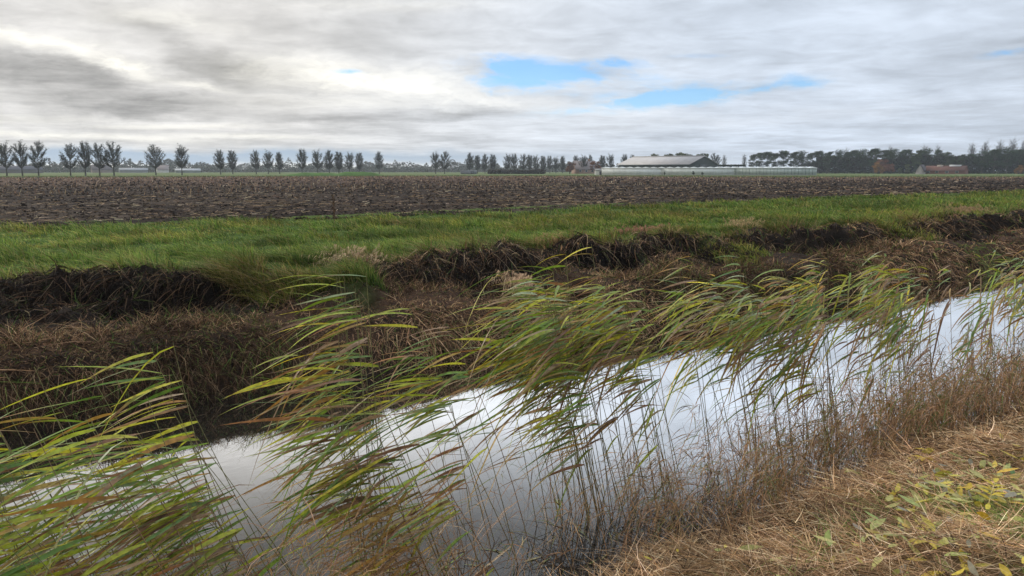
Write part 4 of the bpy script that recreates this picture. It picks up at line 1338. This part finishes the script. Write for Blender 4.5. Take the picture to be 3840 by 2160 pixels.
def sky():
    w = bpy.data.worlds.new('World'); scene.world = w; w.use_nodes = True
    nt = w.node_tree; nt.nodes.clear(); N = nt.nodes.new; L = nt.links.new

    def math_(op, a, b=None, c=None):
        n = N('ShaderNodeMath'); n.operation = op
        for i, x in enumerate((a, b, c)):
            if x is None: continue
            if isinstance(x, (int, float)): n.inputs[i].default_value = x
            else: L(x, n.inputs[i])
        return n.outputs[0]

    def dot(a, vec):
        n = N('ShaderNodeVectorMath'); n.operation = 'DOT_PRODUCT'; L(a, n.inputs[0]); n.inputs[1].default_value = vec
        return n.outputs['Value']

    def comb(x, y, z):
        n = N('ShaderNodeCombineXYZ')
        for i, q in enumerate((x, y, z)):
            if isinstance(q, (int, float)): n.inputs[i].default_value = q
            else: L(q, n.inputs[i])
        return n.outputs[0]

    def noise(vec, scale, detail=5, rough=.55, dist=0.0):
        n = N('ShaderNodeTexNoise'); n.inputs['Scale'].default_value = scale; n.inputs['Detail'].default_value = detail
        n.inputs['Roughness'].default_value = rough; n.inputs['Distortion'].default_value = dist
        L(vec, n.inputs['Vector']); return n

    def smooth(x, a, b, lo=0.0, hi=1.0):
        n = N('ShaderNodeMapRange'); n.interpolation_type = 'SMOOTHSTEP'
        L(x, n.inputs['Value']); n.inputs['From Min'].default_value = a; n.inputs['From Max'].default_value = b
        n.inputs['To Min'].default_value = lo; n.inputs['To Max'].default_value = hi
        return n.outputs[0]

    def mixcol(f, a, b):
        n = N('ShaderNodeMix'); n.data_type = 'RGBA'
        if isinstance(f, (int, float)): n.inputs[0].default_value = f
        else: L(f, n.inputs[0])
        for s, q in ((6, a), (7, b)):
            if isinstance(q, tuple): n.inputs[s].default_value = q + (1,)
            else: L(q, n.inputs[s])
        return n.outputs[2]

    def scale(col, f):
        n = N('ShaderNodeVectorMath'); n.operation = 'SCALE'
        L(col, n.inputs[0])
        if isinstance(f, (int, float)): n.inputs['Scale'].default_value = f
        else: L(f, n.inputs['Scale'])
        return n.outputs[0]

    tc = N('ShaderNodeTexCoord'); d = tc.outputs['Generated']
    a = dot(d, (RGT[0], RGT[1], 0)); b0 = dot(d, (FWD[0], FWD[1], 0)); z = dot(d, (0, 0, 1))
    b = math_('MAXIMUM', b0, .08)
    u = math_('DIVIDE', a, b); v = math_('DIVIDE', z, b)
    # cloud layer seen in perspective
    zz = math_('ADD', math_('MAXIMUM', z, 0.0), .055)
    px = math_('DIVIDE', a, zz); py = math_('DIVIDE', b0, zz)
    P = comb(px, py, 0.0)
    # ragged edges: warp the bearings by noise
    wn = noise(comb(math_('MULTIPLY', u, 1.0), math_('MULTIPLY', v, 2.6), 0.0), 7.0, 9, .66)
    sep = N('ShaderNodeSeparateColor'); L(wn.outputs['Color'], sep.inputs[0])
    uw = math_('ADD', u, math_('MULTIPLY', math_('SUBTRACT', sep.outputs[0], .5), .16))
    vw = math_('ADD', v, math_('MULTIPLY', math_('SUBTRACT', sep.outputs[1], .5), .055))

    def px_uv(x, y):
        return (x - 1288) / 1983 * (.985 - .03 * (429 - y) / 429), (429 - y) / 1983 * .965

    def blob(x, y, sx, sy, tilt=0.0):
        """soft lens of cloud: centre, half sizes, tilt (rise to the right)"""
        u0, v0 = px_uv(x, y); su, sv = sx / 1983, sy / 1983
        k = min(1.0, sy / 30.0)
        vk = math_('ADD', math_('MULTIPLY', vw, k), math_('MULTIPLY', v, 1 - k))
        du = math_('SUBTRACT', uw, u0)
        dv = math_('SUBTRACT', math_('SUBTRACT', vk, v0), math_('MULTIPLY', du, tilt))
        q = math_('ADD', math_('POWER', math_('ABSOLUTE', math_('DIVIDE', du, su)), 2), math_('POWER', math_('ABSOLUTE', math_('DIVIDE', dv, sv)), 2))
        return math_('POWER', 2.718, math_('MULTIPLY', q, -1))

    def total(lst):
        s = None
        for w_, *args in lst:
            t = math_('MULTIPLY', blob(*args), w_)
            s = t if s is None else math_('ADD', s, t)
        return s

    big = noise(P, .75, 6, .55, .3).outputs['Fac']
    streak = noise(comb(math_('MULTIPLY', u, 2.2), math_('MULTIPLY', v, 26), 0.0), 2.4, 5, .55, .4).outputs['Fac']
    med = noise(comb(math_('MULTIPLY', u, 3.0), math_('MULTIPLY', v, 9), 0.0), 2.6, 6, .6, .5).outputs['Fac']
    low = smooth(v, .0, .10, 1.0, 0.0)
    left = smooth(u, -.35, .35, 1.0, 0.0)

    bright = total([(.42, 60, 95, 170, 20, -.25), (.62, 310, 165, 70, 22, -.35), (.36, 200, 135, 140, 16, -.3), (.35, 400, 55, 130, 28, -.1), (.55, 800, 185, 200, 36, -.08), (.65, 1010, 215, 250, 40, -.12),
                    (.35, 1050, 18, 200, 16, 0), (.4, 520, 216, 90, 10, -.15), (.6, 170, 340, 330, 9, -.03), (.55, 640, 342, 200, 6, -.02), (.4, 420, 318, 200, 6, .0), (.42, 40, 418, 220, 18, 0),
                    (.4, 1380, 262, 300, 20, -.1), (.32, 1500, 205, 120, 14, .1), (.3, 900, 262, 260, 18, 0), (.25, 1900, 300, 500, 26, .05), (.25, 60, 300, 220, 10, 0)])
    dark = total([(.5, 110, 175, 260, 52, -.15), (.5, 560, 168, 170, 42, -.22), (.22, 760, 62, 330, 30, -.08), (.25, 300, 60, 160, 26, -.2), (.22, 1020, 130, 240, 22, -.12), (.38, 300, 262, 330, 30, -.02),
                  (.3, 800, 300, 380, 14, 0), (.22, 250, 355, 400, 7, 0), (.28, 1210, 285, 170, 18, .06), (.2, 1550, 322, 200, 9, 0), (.2, 800, 345, 180, 7, 0),
                  (.2, 1900, 352, 420, 14, 0), (.15, 2250, 60, 300, 30, .2), (.16, 1500, 60, 240, 40, .0)])
    blue = total([(1.5, 1410, 180, 200, 30, -.03), (1.1, 1290, 210, 100, 22, -.1), (1.8, 1700, 242, 260, 24, .12), (.7, 1520, 160, 110, 12, .0), (.85, 866, 179, 62, 6.5, .03), (.8, 2540, 131, 120, 9, .12),
                  (.35, 1780, 140, 90, 7, .0), (.4, 1420, 238, 110, 8, 0), (.45, 1900, 225, 160, 9, .1)])
    # base cloud deck
    col = mixcol(left, (.595, .665, .765), (.505, .495, .48))
    puff = noise(P, 2.6, 6, .6, .6).outputs['Fac']
    crumb = noise(comb(math_('MULTIPLY', uw, 6.0), math_('MULTIPLY', vw, 17.0), 3.0), 2.2, 8, .68, .5).outputs['Fac']
    lum = math_('ADD', 1.03, math_('MULTIPLY', math_('SUBTRACT', big, .5), .8))
    lum = math_('ADD', lum, math_('MULTIPLY', math_('SUBTRACT', crumb, .5), math_('ADD', .12, math_('MULTIPLY', left, .34))))
    lum = math_('ADD', lum, math_('MULTIPLY', math_('SUBTRACT', puff, .5), .45))
    lum = math_('ADD', lum, math_('MULTIPLY', math_('MULTIPLY', math_('SUBTRACT', streak, .5), .9), math_('ADD', .12, math_('MULTIPLY', low, .8))))
    lum = math_('ADD', lum, math_('MULTIPLY', math_('SUBTRACT', med, .5), .38))
    lum = math_('ADD', math_('MULTIPLY', math_('SUBTRACT', lum, 1.0), 1.25), 1.0)
    dkf = smooth(math_('MULTIPLY', dark, math_('ADD', .05, math_('MULTIPLY', crumb, 2.0))), .08, .50)
    lum = math_('SUBTRACT', lum, math_('MULTIPLY', dkf, .45))
    col = scale(col, lum)
    bcl = mixcol(left, (.80, .83, .88), (.90, .875, .79))
    brm = math_('MINIMUM', math_('MULTIPLY', bright, math_('ADD', .35, math_('MULTIPLY', math_('SUBTRACT', crumb, .25), 2.4))), 1.0)
    col = mixcol(math_('MAXIMUM', brm, 0.0), col, bcl)
    # blue grey band along the horizon, left
    band = math_('MULTIPLY', total([(2.2, 330, 394, 640, 18, 0), (.9, 1100, 400, 500, 16, 0)]), smooth(streak, .30, .62, 1.0, .6))
    col = mixcol(math_('MINIMUM', band, 1.0), col, (.29, .37, .46))
    glow = math_('MULTIPLY', total([(.9, 30, 424, 260, 13, 0), (.45, 500, 424, 600, 8, 0), (.3, 1500, 415, 900, 16, 0)]), 1.0)
    col = mixcol(math_('MINIMUM', glow, 1.0), col, mixcol(left, (.66, .71, .77), (.80, .76, .66)))
    # clear sky through the gaps
    st = N('ShaderNodeTexSky'); st.sky_type = 'NISHITA'; st.sun_disc = False
    st.sun_elevation = SUN_EL; st.sun_rotation = math.pi / 2 - (HEAD - SUN_BEAR)
    st.air_density = 1.0; st.dust_density = .0; st.ozone_density = 6.0
    holes = math_('MULTIPLY', blue, math_('ADD', .35, math_('MULTIPLY', smooth(med, .3, .7), 1.0)))
    hm = math_('MULTIPLY', smooth(math_('MULTIPLY', holes, math_('ADD', -.7, math_('MULTIPLY', crumb, 3.4))), .10, 1.25), .85)
    col10 = scale(col, 10.0)
    # sky brightened overhead, outside the framed strip, to light ground and water
    up = math_('MULTIPLY', smooth(z, .205, .31, 1.0, 1.8), smooth(u, -.5, .7, 1.25, .85))
    up2 = smooth(z, .46, .70, 1.0, 1.3)
    back = smooth(b0, -.5, .3, .75, 1.0)
    col10 = scale(scale(scale(col10, up), up2), back)
    tint = N('ShaderNodeVectorMath'); tint.operation = 'MULTIPLY'; L(st.outputs[0], tint.inputs[0]); tint.inputs[1].default_value = (1.05, 1.28, 1.46)
    fin = mixcol(hm, col10, tint.outputs[0])
    bg = N('ShaderNodeBackground'); bg.inputs['Strength'].default_value = .1
    L(fin, bg.inputs['Color'])
    out = N('ShaderNodeOutputWorld'); L(bg.outputs[0], out.inputs[0])
    w.cycles.sampling_method = 'MANUAL'; w.cycles.sample_map_resolution = 512


sky()

sd = bpy.data.lights.new('sun', 'SUN'); sd.energy = 2.0; sd.angle = RAD(10); sd.color = (1, .95, .86)
so = bpy.data.objects.new('sun', sd); C.objects.link(so)
sb = HEAD - SUN_BEAR
sdir = Vector((math.cos(sb) * math.cos(SUN_EL), math.sin(sb) * math.cos(SUN_EL), math.sin(SUN_EL)))
so.rotation_euler = sdir.to_track_quat('Z', 'Y').to_euler()

# ------------------------------------------------------------------ camera
cam = bpy.data.cameras.new('camera'); co = bpy.data.objects.new('camera', cam); C.objects.link(co)
cam.sensor_width = 36; cam.lens = 18 / math.tan(RAD(33)); cam.clip_end = 20000; cam.clip_start = .05
pitch = math.atan((288 - 170.5) / 788.4)
fw = Vector((math.cos(HEAD) * math.cos(pitch), math.sin(HEAD) * math.cos(pitch), -math.sin(pitch)))
co.rotation_euler = fw.to_track_quat('-Z', 'Y').to_euler()
co.location = (0, 0, 0)
scene.camera = co

scene.render.engine = 'CYCLES'
scene.cycles.use_denoising = True
scene.cycles.max_bounces = 6; scene.cycles.diffuse_bounces = 3; scene.cycles.glossy_bounces = 3
scene.cycles.transmission_bounces = 2; scene.cycles.volume_bounces = 0; scene.cycles.transparent_max_bounces = 4
scene.view_settings.view_transform = 'Standard'
scene.view_settings.look = 'None'
scene.view_settings.exposure = 0.2
scene.view_settings.gamma = 1.0
